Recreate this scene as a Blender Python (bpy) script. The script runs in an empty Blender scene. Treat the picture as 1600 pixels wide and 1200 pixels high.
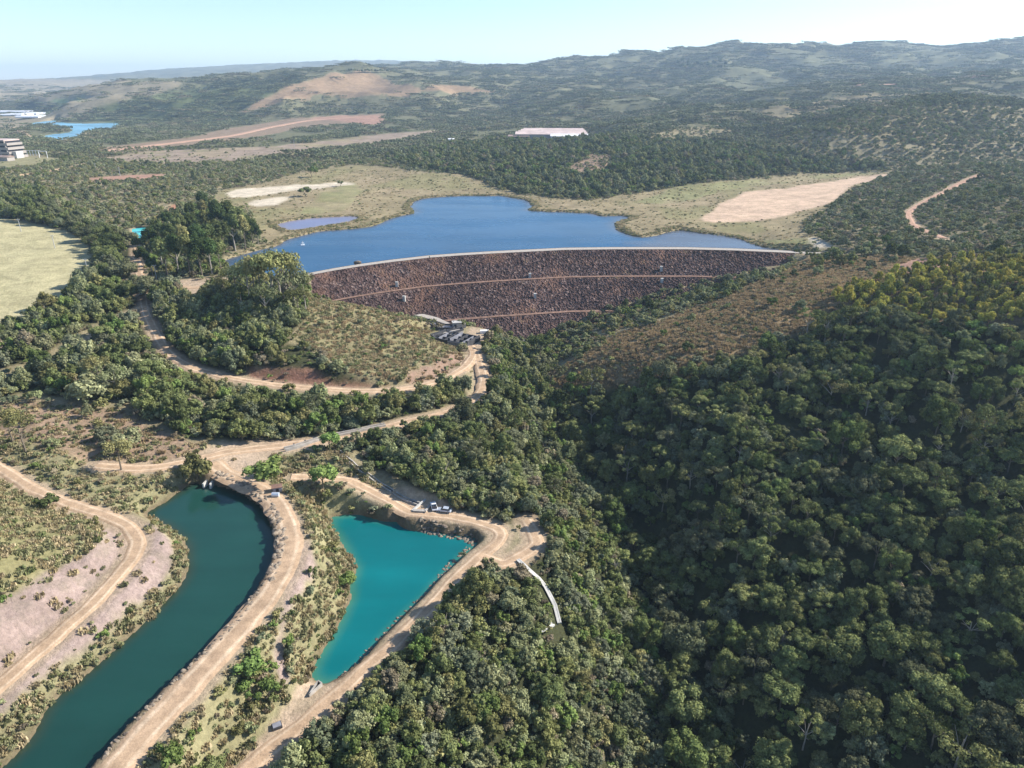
import bpy, math, random
import numpy as np
from mathutils import Vector

random.seed(7); rng = np.random.default_rng(7)
S = bpy.context.scene
COL = S.collection

# ------------------------------------------------------------------ camera, sky, sun, exposure
CAMZ = 120.0; PITCH = math.radians(22.9); FPX = 1111.0
cam_data = bpy.data.cameras.new("camera"); cam = bpy.data.objects.new("camera", cam_data); COL.objects.link(cam)
cam.location = (0, 0, CAMZ); cam.rotation_euler = (math.radians(90) - PITCH, 0, 0)
cam_data.sensor_width = 36; cam_data.lens = 36 * FPX / 1600; cam_data.clip_start = 1; cam_data.clip_end = 60000
S.camera = cam
SUN_EL = math.radians(34); SUN_AZ = math.radians(14)      # azimuth: ahead of +X (towards +Y)
W = bpy.data.worlds.new("World"); S.world = W; W.use_nodes = True
nt = W.node_tree; nt.nodes.clear()
sky = nt.nodes.new("ShaderNodeTexSky"); sky.sky_type = 'NISHITA'; sky.sun_disc = False
sky.sun_elevation = SUN_EL; sky.sun_rotation = math.pi / 2 - SUN_AZ
sky.altitude = 900; sky.air_density = 1.0; sky.dust_density = 0.4; sky.ozone_density = 3.0
bg = nt.nodes.new("ShaderNodeBackground"); bg.inputs[1].default_value = 0.115
wo = nt.nodes.new("ShaderNodeOutputWorld")
nt.links.new(sky.outputs[0], bg.inputs[0]); nt.links.new(bg.outputs[0], wo.inputs[0])
sd = bpy.data.lights.new("sun", 'SUN'); sd.energy = 5.0; sd.angle = math.radians(0.5); sd.color = (1.0, 0.95, 0.87)
sun = bpy.data.objects.new("sun", sd); COL.objects.link(sun)
sdir = Vector((math.cos(SUN_EL) * math.cos(SUN_AZ), math.cos(SUN_EL) * math.sin(SUN_AZ), math.sin(SUN_EL)))
sun.rotation_euler = sdir.to_track_quat('Z', 'Y').to_euler(); sun.location = (300, 0, 400)
S.view_settings.view_transform = 'Standard'; S.view_settings.look = 'None'; S.view_settings.gamma = 1
S.view_settings.exposure = 0.9
S.render.engine = 'CYCLES'
S.cycles.max_bounces = 5; S.cycles.diffuse_bounces = 2; S.cycles.glossy_bounces = 2; S.cycles.transmission_bounces = 2
S.cycles.volume_bounces = 1; S.cycles.transparent_max_bounces = 4; S.cycles.sample_clamp_indirect = 4
S.cycles.use_denoising = True

# ------------------------------------------------------------------ pixel rays (1600 x 1200 frame)
cp, sp = math.cos(PITCH), math.sin(PITCH)
def ray(px, py):
    X = (px - 800) / FPX; Y = (600 - py) / FPX
    return np.array([X, cp + Y * sp, -sp + Y * cp])
def PZ(px, py, z):
    d = ray(px, py); t = (z - CAMZ) / d[2]; return np.array([d[0] * t, d[1] * t, z])
def PD(px, py, D):
    d = ray(px, py); t = D / d[1]; return np.array([d[0] * t, D, CAMZ + d[2] * t])
def to_px(x, y, z):
    dy = y; dz = z - CAMZ
    depth = dy * cp - dz * sp; up = dy * sp + dz * cp
    return 800 + FPX * x / depth, 600 - FPX * up / depth, depth

# ------------------------------------------------------------------ noise
def _h(ix, iy, s):
    n = (ix.astype(np.int64) * 374761393 + iy.astype(np.int64) * 668265263 + s * 1442695041) & 0xffffffff
    n = ((n ^ (n >> 13)) * 1274126177) & 0xffffffff
    return ((n ^ (n >> 16)) & 0xffff) / 65535.0
def vn(x, y, s=0):
    ix = np.floor(x); iy = np.floor(y); fx = x - ix; fy = y - iy
    fx = fx * fx * (3 - 2 * fx); fy = fy * fy * (3 - 2 * fy)
    a = _h(ix, iy, s); b = _h(ix + 1, iy, s); c = _h(ix, iy + 1, s); d = _h(ix + 1, iy + 1, s)
    return (a + (b - a) * fx + (c - a) * fy + (a - b - c + d) * fx * fy) * 2 - 1
def fbm(x, y, s=0, o=4):
    r = 0; a = 1; n = 0
    for k in range(o):
        r = r + a * vn(x * 2 ** k + k * 17.3, y * 2 ** k - k * 9.1, s + k); n += a; a *= .5
    return r / n
def smooth(e0, e1, x):
    t = np.clip((x - e0) / (e1 - e0), 0, 1); return t * t * (3 - 2 * t)

# ------------------------------------------------------------------ features traced as (px, py, z) on the ground
DARK = [(298,756),(285,765),(262,783),(230,802),(241,811),(262,822),(287,839),(296,858),(292,896),(271,929),(245,955),(217,983),(178,1018),
        (137,1054),(100,1080),(79,1100),(66,1122),(58,1137),(45,1160),(29,1175),(8,1194),(-40,1230),(-80,1275),(90,1275),(158,1196),(208,1137),(271,1075),(333,1015),(375,971),
        (400,933),(421,900),(429,879),(432,850),(425,821),(412,796),(387,775),(358,762),(329,756)]
TURQ = [(515,810),(530,806),(547,804),(580,809),(609,815),(630,817),(659,824),(697,832),(738,839),(744,843),(740,854),(701,892),(672,927),(630,967),(597,1002),
        (559,1044),(532,1066),(520,1067),(503,1063),(489,1056),(497,1033),(526,983),(545,946),(547,921),(553,900),(556,888),(547,871),(530,842)]
LAKE = [(352,407),(380,398),(405,391),(430,385),(455,372),(500,362),(545,358),(585,353),(615,340),(648,332),(641,322),(655,312),(700,307),(780,306),
        (820,313),(832,322),(826,328),(860,331),(920,333),(940,338),(972,337),(984,341),(963,347),(962,357),(980,366),(1005,371),(1028,368),(1060,360),(1100,365),
        (1150,372),(1192,386),(1250,394),(1250,402),(1100,408),(900,412),(700,420),(560,434),(480,450),(420,440),(360,425)]
POOL = [(432,352),(455,345),(500,340),(545,338),(560,342),(530,350),(490,356),(450,361)]
FARL = [(47,193),(85,188),(89,191),(130,193),(184,192),(180,198),(160,203),(130,208),(112,218),(85,219),(68,216),(75,211),(108,207),(112,202),(95,197),(60,195)]
SWIM = [(207,358),(222,355),(240,360),(232,368),(222,374),(212,369)]
Z_DARK, Z_TURQ, Z_LAKE, Z_FAR = 8.0, 0.0, 20.5, 19.0
CREST = [(440,439),(481,429),(520,421.5),(560,415),(610,408),(671,401),(720,397.5),(770,394.5),(830,391.5),(882,389),(960,388),(1070,388),(1150,390),(1220,393),(1279,396),(1330,399)]

ROADS = {  # name: (half width, [(px,py,z or None)...], closed label...)
 'left':  (2.6, [(-60,700,15.5),(0,731,15),(50,762,14.5),(108,787,14),(167,806,13.5),(200,822,13.2),(215,842,13),(208,868,12.9),(179,904,12.7),(137,950,12.5),(75,1004,12.2),(21,1052,12),(-60,1120,12)]),
 'mid':   (3.0, [(150,727,13.5),(215,732,13),(262,727,12.5),(310,716,12),(355,706,11.5),(420,698,11),(480,691,10.5),(520,684,10),(580,673,9.5),(640,657,9),(690,646,8.4),(728,633,7.6),(750,614,6.8),(757,594,6.2),(748,566,5.4),(742,548,4.6)]),
 'east':  (4.0, [(333,722,11.6),(352,738,11),(375,750,10.6),(404,762,10.3),(433,785,10.3),(450,818,10.3),(452,855,10.3),(438,897,10.3),(413,940,10.3),(375,983,10.3),(325,1037,10.3),(271,1098,10.3),(212,1162,10.3),(175,1205,10.3),(110,1280,10.3)]),
 'upper': (2.7, [(215,360,25),(213,395,25),(218,430,24.6),(222,460,24),(229,490,23),(244,520,21),(262,550,18.5),(295,572,16.8),(350,588,15),(400,597,14),(470,605,12.5),(540,610,11.2),(600,610,10.2),(650,604,9.2),(695,591,7.8),(725,573,6.4),(739,555,5),(735,540,4)]),
 'crestway': (2.6, [(222,452,24.5),(262,446,24.6),(300,449,24.8),(345,445,25),(400,438,25),(440,437,25)]),
 'pond':  (2.6, [(455,744,8.6),(500,746,7.6),(547,751,6.5),(580,767,5),(613,784,3.8),(640,799,3.2),(665,803,3),(700,806,2.9),(740,814,2.8),(775,825,2.6),(783,835,2.6),(776,848,2.5),(755,866,2.5),(713,903,2.4),(684,936,2.3),(645,977,2.2),(611,1010,2.2),(565,1049,2.1),(535,1078,2),(500,1107,2),(463,1139,2),(405,1185,2),(330,1260,2)]),
 'spur':  (2.8, [(752,868,2.5),(785,880,2.4),(813,869,2.3),(838,850,2.2),(832,828,2.3),(822,812,2.6)]),
 'outlet':(1.6, [(738,560,5),(752,580,5),(757,600,5.2),(757,618,5.6)]),
 'meadow':(1.7, [(-40,612,19.5),(0,600,20),(51,579,20.3),(101,554,20.6),(140,530,21),(169,509,21.5),(200,490,22.5),(226,474,23.4)]),
 'right': (2.8, [(1530,273,None),(1500,287,None),(1478,298,None),(1448,314,None),(1420,333,None),(1424,347,None),(1440,358,None),(1475,372,None)]),
}
FARROADS = {
 'plain': (3.5, [(-20,281),(0,279),(68,269),(113,261),(148,253)]),
 'station': (6, [(17,199),(35,207),(62,221)]),
 'terrace': (10, [(162,236),(270,224),(358,213),(422,199),(479,189),(560,183)]),
 'ridge': (9, [(1337,134),(1400,131),(1470,126),(1546,119)]),
}
# base terrain control points
CP = []
def cps(z, *pts):
    for p in pts: CP.append(PZ(p[0], p[1], z))
def c3(*pts):
    for p in pts: CP.append(PZ(*p))
def cd(*pts):
    for p in pts: CP.append(PD(*p))
for nm, (hw, pts) in ROADS.items():
    for p in pts:
        if p[2] is not None: CP.append(PZ(*p))
for pl, z in ((DARK, Z_DARK + .3), (TURQ, .3), (LAKE[:33], Z_LAKE + .2), (FARL, Z_FAR + .3)):
    cps(z, *pl[::2])
c3((0,800,19),(60,830,18),(165,842,16),(83,883,17),(0,900,21),(0,933,19),(60,980,14.5),(-100,850,26),(-100,950,24),(-150,700,22),
   (225,820,12.6),(262,840,11.5),(277,862,10.5),(225,920,10.5),(150,990,10.5),(50,1065,10.5),(100,715,15.5),(200,765,12.5),(150,760,13.5),(280,748,10.5),
   (490,468,22),(550,477,20),(600,487,16),(650,500,11),(690,514,6),(420,470,26),(450,540,20),(520,530,18),(550,550,15.5),(620,560,12),(400,520,22),(350,520,20),
   (320,545,18.5),(560,590,13.6),(480,585,15.5),(400,575,17),(680,572,10),(690,550,9),(640,590,12),(700,500,4),(715,530,3),(740,520,3),(757,520,2.5),
   (790,560,0),(830,545,-8),(840,600,-11),(880,680,-16),(930,760,-20),(1000,850,-24),(1030,950,-27),(1040,1050,-30),(1040,1200,-36),
   (800,620,2),(780,700,3),(820,760,2),(865,830,0),(700,720,5),(640,720,6),(760,770,2.8),(900,900,-9),(860,1000,-5),(750,1000,0),(650,1080,0.5),(600,1150,0),
   (750,1150,-6),(900,1150,-20),(480,850,8),(500,950,5),(480,1000,5),(400,1080,4.5),(330,1160,5.5),(385,1168,2.6),(350,1212,2.6),(300,1200,7),(250,1270,7),(470,1100,2.2),(430,1130,2.2),
   (500,780,4),(570,790,3.5),(600,730,6),(300,640,14),(450,650,12),(600,640,10.5),(200,620,17),(100,650,17),(50,560,21),(0,650,18),(150,560,21),(0,480,25),
   (60,420,27),(130,470,25),(0,350,30),(150,380,26),(120,330,27),(300,400,25),(380,385,23),(320,480,24.5),(380,460,25),(200,330,26),
   (450,300,22.5),(560,270,22.8),(600,300,22),(700,290,22),(900,320,21.5),(1000,300,22),(1100,330,22),(1200,370,22),(1150,290,23),(1280,290,25),(400,320,22.5),(420,368,21.5),
   (800,270,24),(950,290,23),(650,250,25),(900,250,33),(870,222,37),(1000,240,38),(1100,250,34),(700,230,26),(500,240,23),(300,245,22),(200,243,22),(400,225,24),
   (60,250,25),(10,255,26),(0,300,27),(150,290,26),(300,290,25),(50,320,27),
   (1350,300,28),(1400,335,31),(1300,370,28),(1350,400,30),(1450,400,38),(1550,350,42),(1620,300,50),(1435,290,32),(1500,268,42),(1250,410,26),(1300,430,32),
   (1400,430,38),(1500,440,43),(1600,440,47),(1600,520,40),(1500,520,36),(1400,500,33),(1300,490,31),(1250,450,32),(1200,480,28),(1150,450,20),(1150,500,24),
   (1050,520,17),(950,550,9),(880,575,0),(1000,490,6),(920,512,-2),(1100,470,16),
   
   (1300,258,30),(200,190,22),(300,180,26),(60,178,24),(0,165,32),(0,400,27),(-200,500,30),(-200,300,30),(830,532,-10),(700,430,24))
cd((1200,232,1050),(1450,150,1700),(1450,174,1100),(1520,167,1150),(1600,172,1150),(1380,192,1030),(1300,214,950),(1700,180,1100),(1600,230,900),(1600,265,740),(1000,200,1500),(1100,180,1900),(900,180,2000),(700,200,1700),
   (700,170,2300),(1200,152,2200),(1300,142,2400),(1550,126,2400),(800,132,3000),(600,112,3800),(660,107,4100),(700,103,4200),(760,110,4200),(850,107,4200),(900,100,4000),(1000,91,4000),(1060,86,3900),
   (1130,75,3800),(1200,85,3900),(1300,80,3900),(1400,78,3900),(1480,83,3800),(1530,77,3400),(1600,73,3300),(1700,72,3300),(1850,75,3300),(1100,112,3000),(1400,108,3000),(950,125,3200),
   (540,113,2700),(500,120,2650),(590,122,2700),(450,119,3000),(380,124,2900),(300,136,2700),(250,145,2600),(200,156,2500),(150,172,2350),(115,184,2200),(400,180,2100),(480,180,2100),(540,150,2400),
   (620,132,2700),(640,150,2400),(550,190,1900),(655,124,3100),(330,160,2350),(0,134,5500),(60,131,5500),(100,137,5500),(200,132,6000),(300,140,5500),(100,150,4500),(0,145,4500),(-150,140,5000),
   (0,139,11000),(-200,138,11000),(120,134,10500),(150,124,10500),(210,119,10500),(240,121,10500),(270,116,10500),(330,119,10500),(400,117,10500),(450,113,10500),(500,111,10500),(540,114,10500),(620,109,10500),(560,116,5000))
for px in (1380, 1480, 1580, 1700):
    d = ray(px, 300); CP.append(np.array([d[0] / d[1] * 1420, 1420, 72.]))
for px in (700, 900, 1100, 1300, 1500, 1700, 1900):
    d = ray(px, 300); CP.append(np.array([d[0] / d[1] * 6500, 6500, 120.])); CP.append(np.array([d[0] / d[1] * 11000, 11000, 60.]))
# ground hidden under the dam and the lake
crestW = np.array([PZ(a, b, 25) for a, b in CREST])
def crest_y(x): return np.interp(x, crestW[:, 0], crestW[:, 1])
for x, z in ((-110, 12), (-60, -6), (0, -14), (50, -10), (100, 2), (150, 12)):
    CP.append(np.array([x, float(crest_y(x)) - 22, z])); CP.append(np.array([x, float(crest_y(x)) + 20, max(z, 8)]))
for x, r in ((62, 12), (92, 21), (130, 31), (180, 42), (240, 52), (330, 62)):
    for y, dr in ((75, 48), (105, 43), (140, 35), (180, 25), (220, 14), (262, 5), (320, 1)):
        if x > 62 or y > 130: CP.append(np.array([x, y, r - dr], float))
CP = np.array(CP)

# ------------------------------------------------------------------ terrain grid: fan of rows, finer near
Y0 = 60.0
NU, NV = 760, 1120
U = np.linspace(-1.0, 1.0, NU); V = np.linspace(math.log(95), math.log(13500), NV)
def uv(x, y): return x / (y + Y0), np.log(y + Y0)
gu, gv = np.meshgrid(U, V)                 # [NV, NU]
GY = np.exp(gv) - Y0; GX = gu * (GY + Y0)
def rbf_fit():
    cu, cv = uv(CP[:, 0], CP[:, 1]); P = np.stack([cu, cv], 1)
    # drop near duplicates
    keep = []
    for i in range(len(P)):
        if all(((P[i] - P[k]) ** 2).sum() > 0.0060 ** 2 for k in keep): keep.append(i)
    P = P[keep]; z = CP[keep, 2]; n = len(P)
    d2 = ((P[:, None] - P[None]) ** 2).sum(-1)
    K = .5 * d2 * np.log(d2 + 1e-12) + np.eye(n) * 2e-4
    Q = np.concatenate([np.ones((n, 1)), P], 1)
    A = np.block([[K, Q], [Q.T, np.zeros((3, 3))]])
    w = np.linalg.solve(A, np.concatenate([z, np.zeros(3)]))
    return P, w
RP, RW = rbf_fit()
def rbf(u, v):
    shp = u.shape; u = u.ravel(); v = v.ravel(); out = np.empty(len(u))
    P = RP; w = RW[:-3]
    for i in range(0, len(u), 20000):
        a = u[i:i+20000, None] - P[None, :, 0]; b = v[i:i+20000, None] - P[None, :, 1]
        d2 = (a * a + b * b).astype(np.float32)
        out[i:i+20000] = (.5 * d2 * np.log(d2 + 1e-12)) @ w + RW[-3] + RW[-2] * u[i:i+20000] + RW[-1] * v[i:i+20000]
    return out.reshape(shp)
H = rbf(gu, gv)
# relief noise
flat = smooth(26, 45, H)                    # low flats stay calm beyond the dam
farw = smooth(900, 2200, GY)
H += fbm(GX / 25, GY / 25, 3) * (.5 + .5 * flat)
rid = 1 - 2 * np.abs(fbm(GX / 420, GY / 420, 11, 4))
H += smooth(7500, 9500, GY) * rid * 22
H += farw * flat * (rid * (22 + 16 * smooth(3600, 2800, GY)) + fbm(GX / 150, GY / 150, 5) * 6)
H += smooth(480, 900, GY) * flat * fbm(GX / 110, GY / 110, 8) * 5
Rslope = smooth(20, 120, GX) * smooth(330, 260, GY)
H += smooth(700, 1100, GY) * smooth(0, 300, GX) * (1 - 2 * np.abs(fbm(GX / 240, GY / 240, 17, 3))) * 15
H += Rslope * fbm(GX / 38, GY / 38, 21, 3) * 4

def lookup(A, x, y):
    u, v = uv(np.asarray(x, float), np.maximum(np.asarray(y, float), 36))
    fi = np.clip((v - V[0]) / (V[1] - V[0]), 0, NV - 1.001); fj = np.clip((u - U[0]) / (U[1] - U[0]), 0, NU - 1.001)
    i = fi.astype(int); j = fj.astype(int); a = fi - i; b = fj - j
    return (A[i, j] * (1 - a) * (1 - b) + A[i + 1, j] * a * (1 - b) + A[i, j + 1] * (1 - a) * b + A[i + 1, j + 1] * a * b)
DS = np.exp(np.linspace(math.log(60), math.log(13000), 2600))
def cast(px, py, A=None):
    A = H if A is None else A
    d = ray(px, py); t = DS / d[1]; x = d[0] * t; z = CAMZ + d[2] * t
    g = z - lookup(A, x, DS); k = np.nonzero(g < 0)[0]
    if len(k) == 0: return np.array([x[-1], DS[-1], float(lookup(A, x[-1:], DS[-1:])[0])])
    k = k[0]
    if k == 0: return np.array([x[0], DS[0], z[0]])
    f = g[k - 1] / (g[k - 1] - g[k]); D = DS[k - 1] + f * (DS[k] - DS[k - 1])
    xx = d[0] / d[1] * D
    return np.array([xx, D, float(lookup(A, np.array([xx]), np.array([D]))[0])])

def catmull(P, closed, step):
    P = np.asarray(P, float); n = len(P); out = []
    for i in range(n if closed else n - 1):
        p0 = P[(i - 1) % n] if closed or i > 0 else P[i]; p1 = P[i]; p2 = P[(i + 1) % n]
        p3 = P[(i + 2) % n] if closed or i + 2 < n else p2
        m = max(1, int(np.linalg.norm(p2[:2] - p1[:2]) / step))
        for k in range(m):
            t = k / m
            q = .5 * ((2 * p1) + (p2 - p0) * t + (2 * p0 - 5 * p1 + 4 * p2 - p3) * t * t + (3 * p1 - p0 - 3 * p2 + p3) * t ** 3)
            out.append(q * .7 + (p1 + (p2 - p1) * t) * .3)
    if not closed: out.append(P[-1])
    return np.array(out)
def inside(poly, x, y):
    r = np.zeros(x.shape, bool); n = len(poly); j = n - 1
    for i in range(n):
        xi, yi = poly[i, 0], poly[i, 1]; xj, yj = poly[j, 0], poly[j, 1]
        if yi != yj:
            r ^= ((yi > y) != (yj > y)) & (x < (xj - xi) * (y - yi) / (yj - yi) + xi)
        j = i
    return r
def near_mask(poly, m):
    return (GX > poly[:, 0].min() - m) & (GX < poly[:, 0].max() + m) & (GY > poly[:, 1].min() - m) & (GY < poly[:, 1].max() + m)
def segdist(P, x, y, closed=False):
    best = np.full(x.shape, 1e9); bz = np.zeros(x.shape); n = len(P)
    for i in range(n if closed else n - 1):
        a = P[i]; b = P[(i + 1) % n]; ab = b[:2] - a[:2]; L = (ab ** 2).sum() + 1e-9
        t = np.clip(((x - a[0]) * ab[0] + (y - a[1]) * ab[1]) / L, 0, 1)
        d = (x - a[0] - t * ab[0]) ** 2 + (y - a[1] - t * ab[1]) ** 2
        m = d < best; best = np.where(m, d, best); bz = np.where(m, a[2] + (b[2] - a[2]) * t, bz)
    return np.sqrt(best), bz

# roads: world centre lines
roadW = {}
for nm, (hw, pts) in ROADS.items():
    P = np.array([PZ(*p) if p[2] is not None else cast(p[0], p[1]) for p in pts])
    if pts[0][2] is None:
        k = np.array([1, 2, 1]) / 4; P[1:-1, 2] = np.convolve(P[:, 2], k, 'same')[1:-1]
    roadW[nm] = (hw, catmull(P, False, 4.0))
RD = np.full(H.shape, 60.0)                 # distance to nearest dirt track
for nm, (hw, P) in roadW.items():
    m = near_mask(P, 30); x = GX[m]; y = GY[m]; d, z = segdist(P, x, y)
    w = smooth(hw + 5.0 + y * .004, hw + .7 + y * .002, d); H[m] = H[m] * (1 - w) + (z - .14 - y * .0003) * w
    RD[m] = np.minimum(RD[m], d - hw)
# water
waters = {'dark': (DARK, Z_DARK, 5.), 'turq': (TURQ, Z_TURQ, 4.), 'lake': (LAKE, Z_LAKE, 7.), 'pool': (POOL, 21.2, 5.), 'farlake': (FARL, Z_FAR, 14.), 'swim': (SWIM, 25.6, 4.)}
waterW = {}
WD = np.full(H.shape, 60.0)
for nm, (pl, z, bw) in waters.items():
    P = catmull(np.array([PZ(a, b, z) for a, b in pl]), True, 1.2 if nm in ('dark', 'turq') else 5)
    if nm in ('lake', 'pool', 'farlake'):
        k = .0018 * P[:, 1]
        P[:, 0] += k * fbm(P[:, 0] / 14, P[:, 1] / 14, 31) * 1.5; P[:, 1] += k * fbm(P[:, 0] / 14, P[:, 1] / 20, 33) * 4
    elif nm in ('dark', 'turq'):
        P[:, 0] += .7 * fbm(P[:, 0] / 5, P[:, 1] / 5, 35); P[:, 1] += .7 * fbm(P[:, 0] / 5, P[:, 1] / 5, 36)
    if nm == 'lake': P[:, 1] = np.maximum(P[:, 1], np.interp(P[:, 0], crestW[:, 0], crestW[:, 1]) + 1.5)
    waterW[nm] = (P, z)
    m = near_mask(P, bw + 4); x = GX[m]; y = GY[m]
    d, _ = segdist(P, x, y, True); ins = inside(P, x, y)
    h = H[m]
    out = np.maximum(h, z + .12 + .06 * np.minimum(d, bw) - .6 * np.maximum(0, d - bw)); w = smooth(bw, 0, d)
    if nm == 'lake':
        down = y < crest_y(x); w = w * ~down; out = np.where(down, h, out); ins = ins & ~down
    out = out * (1 - w) + (z + .12 + .35 * np.minimum(d, bw)) * w
    if nm in ('dark', 'turq'):             # the road embankments keep their own bank
        rw = smooth(3.5, 0.3, RD[m]) * smooth(bw + 3, bw, d); out = np.where(ins, out, np.maximum(out * (1 - rw) + np.maximum(h, z + .2) * rw, z + .12 - .6 * np.maximum(0, d - bw)))
    H[m] = np.where(ins, z - np.minimum(.35 + .6 * d, 3.0), out)
    WD[m] = np.minimum(WD[m], np.where(ins, -d, d))
# dam: profile as a function of the distance downstream of the crest line
dam_line = catmull(crestW, False, 3.0)
DAM_ST = [(-4, 25), (3.2, 25), (25.2, 13.7), (27.5, 13.6), (53.7, 1.1), (55.9, 1.0), (92, -17)]
def dam_z(s): return np.interp(s, [a for a, b in DAM_ST], [b for a, b in DAM_ST])
DAM_FACE = [(470,431),(490,460),(545,474),(590,487),(640,498),(690,510),(720,512),(760,525),(800,531),(830,532),(870,517),(920,492),(1000,464),(1080,443),(1160,425),(1230,411),(1262,402),(1262,395),(1000,388),(700,400)]
def cast_dam(px, py):
    d = ray(px, py)
    for D in np.arange(250, 520, .5):
        t = D / d[1]; x = d[0] * t; z = CAMZ + d[2] * t; s = (crest_y(x) - D)
        if z < dam_z(s) + 0.0 and s < 92: return np.array([x, D, z])
    return np.array([x, D, z])
damface = np.array([cast_dam(*p) for p in DAM_FACE])
footprint = damface.copy()
footprint[-4:, 1] += 14; footprint[0, 1] += 14
m = near_mask(footprint, 30); x = GX[m]; y = GY[m]; h = H[m]
s = crest_y(x) - y
ins = inside(footprint, x, y); d, _ = segdist(footprint, x, y, True)
zd = dam_z(np.maximum(s, -4))
edge = zd + .3 + np.minimum(d, 10) * .12      # abutments meet the face line
wgt = smooth(12, 0, d)
out = np.where(ins, np.minimum(h, zd - 1.2 - .1 * np.minimum(d, 15)), np.where(s > 1, h * (1 - wgt) + edge * wgt, h))
H[m] = out
# right end of the crest track and left shoulder
for pts in ([(1262,396,25.1),(1290,397,25.3),(1325,399,26)],):
    P = catmull(np.array([PZ(*p) for p in pts]), False, 3)
    m = near_mask(P, 20); d, z = segdist(P, GX[m], GY[m]); w = smooth(10, 4.5, d); H[m] = H[m] * (1 - w) + (z - .15) * w
    roadW['abutment'] = (3.6, P); RD[m] = np.minimum(RD[m], d - 3.6)
# level pads: (px,py,z,radius)
PADS = [(712,527,3.0,17),(655,797,3.0,5),(10,246,25.5,48),(868,216,34.5,95),(432,770,10.3,3),(35,180,24,150)]
for px, py, z, r in PADS:
    c = PZ(px, py, z); m = near_mask(c[None, :], r * 2); d = np.hypot(GX[m] - c[0], GY[m] - c[1]); w = smooth(r * 1.5, r, d)
    H[m] = H[m] * (1 - w) + (z - .15) * w

# ------------------------------------------------------------------ ground cover regions, traced in the photograph and laid on the terrain
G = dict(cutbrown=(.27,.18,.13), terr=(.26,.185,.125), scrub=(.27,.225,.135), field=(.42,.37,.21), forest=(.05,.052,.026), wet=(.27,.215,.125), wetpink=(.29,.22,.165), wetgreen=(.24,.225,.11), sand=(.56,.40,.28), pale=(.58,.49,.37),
         spur=(.29,.205,.115), pink=(.36,.21,.15), brown=(.31,.215,.145), hillgrass=(.265,.235,.115), cut=(.32,.24,.205), bare=(.46,.345,.24), drygrass=(.27,.24,.13),
         red=(.40,.20,.12), redcut=(.24,.125,.085), plant=(.10,.115,.05), brownhill=(.30,.20,.12), olive=(.25,.205,.12), farland=(.28,.23,.15), farfield=(.2,.25,.12), knoll=(.24,.205,.11))
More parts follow.
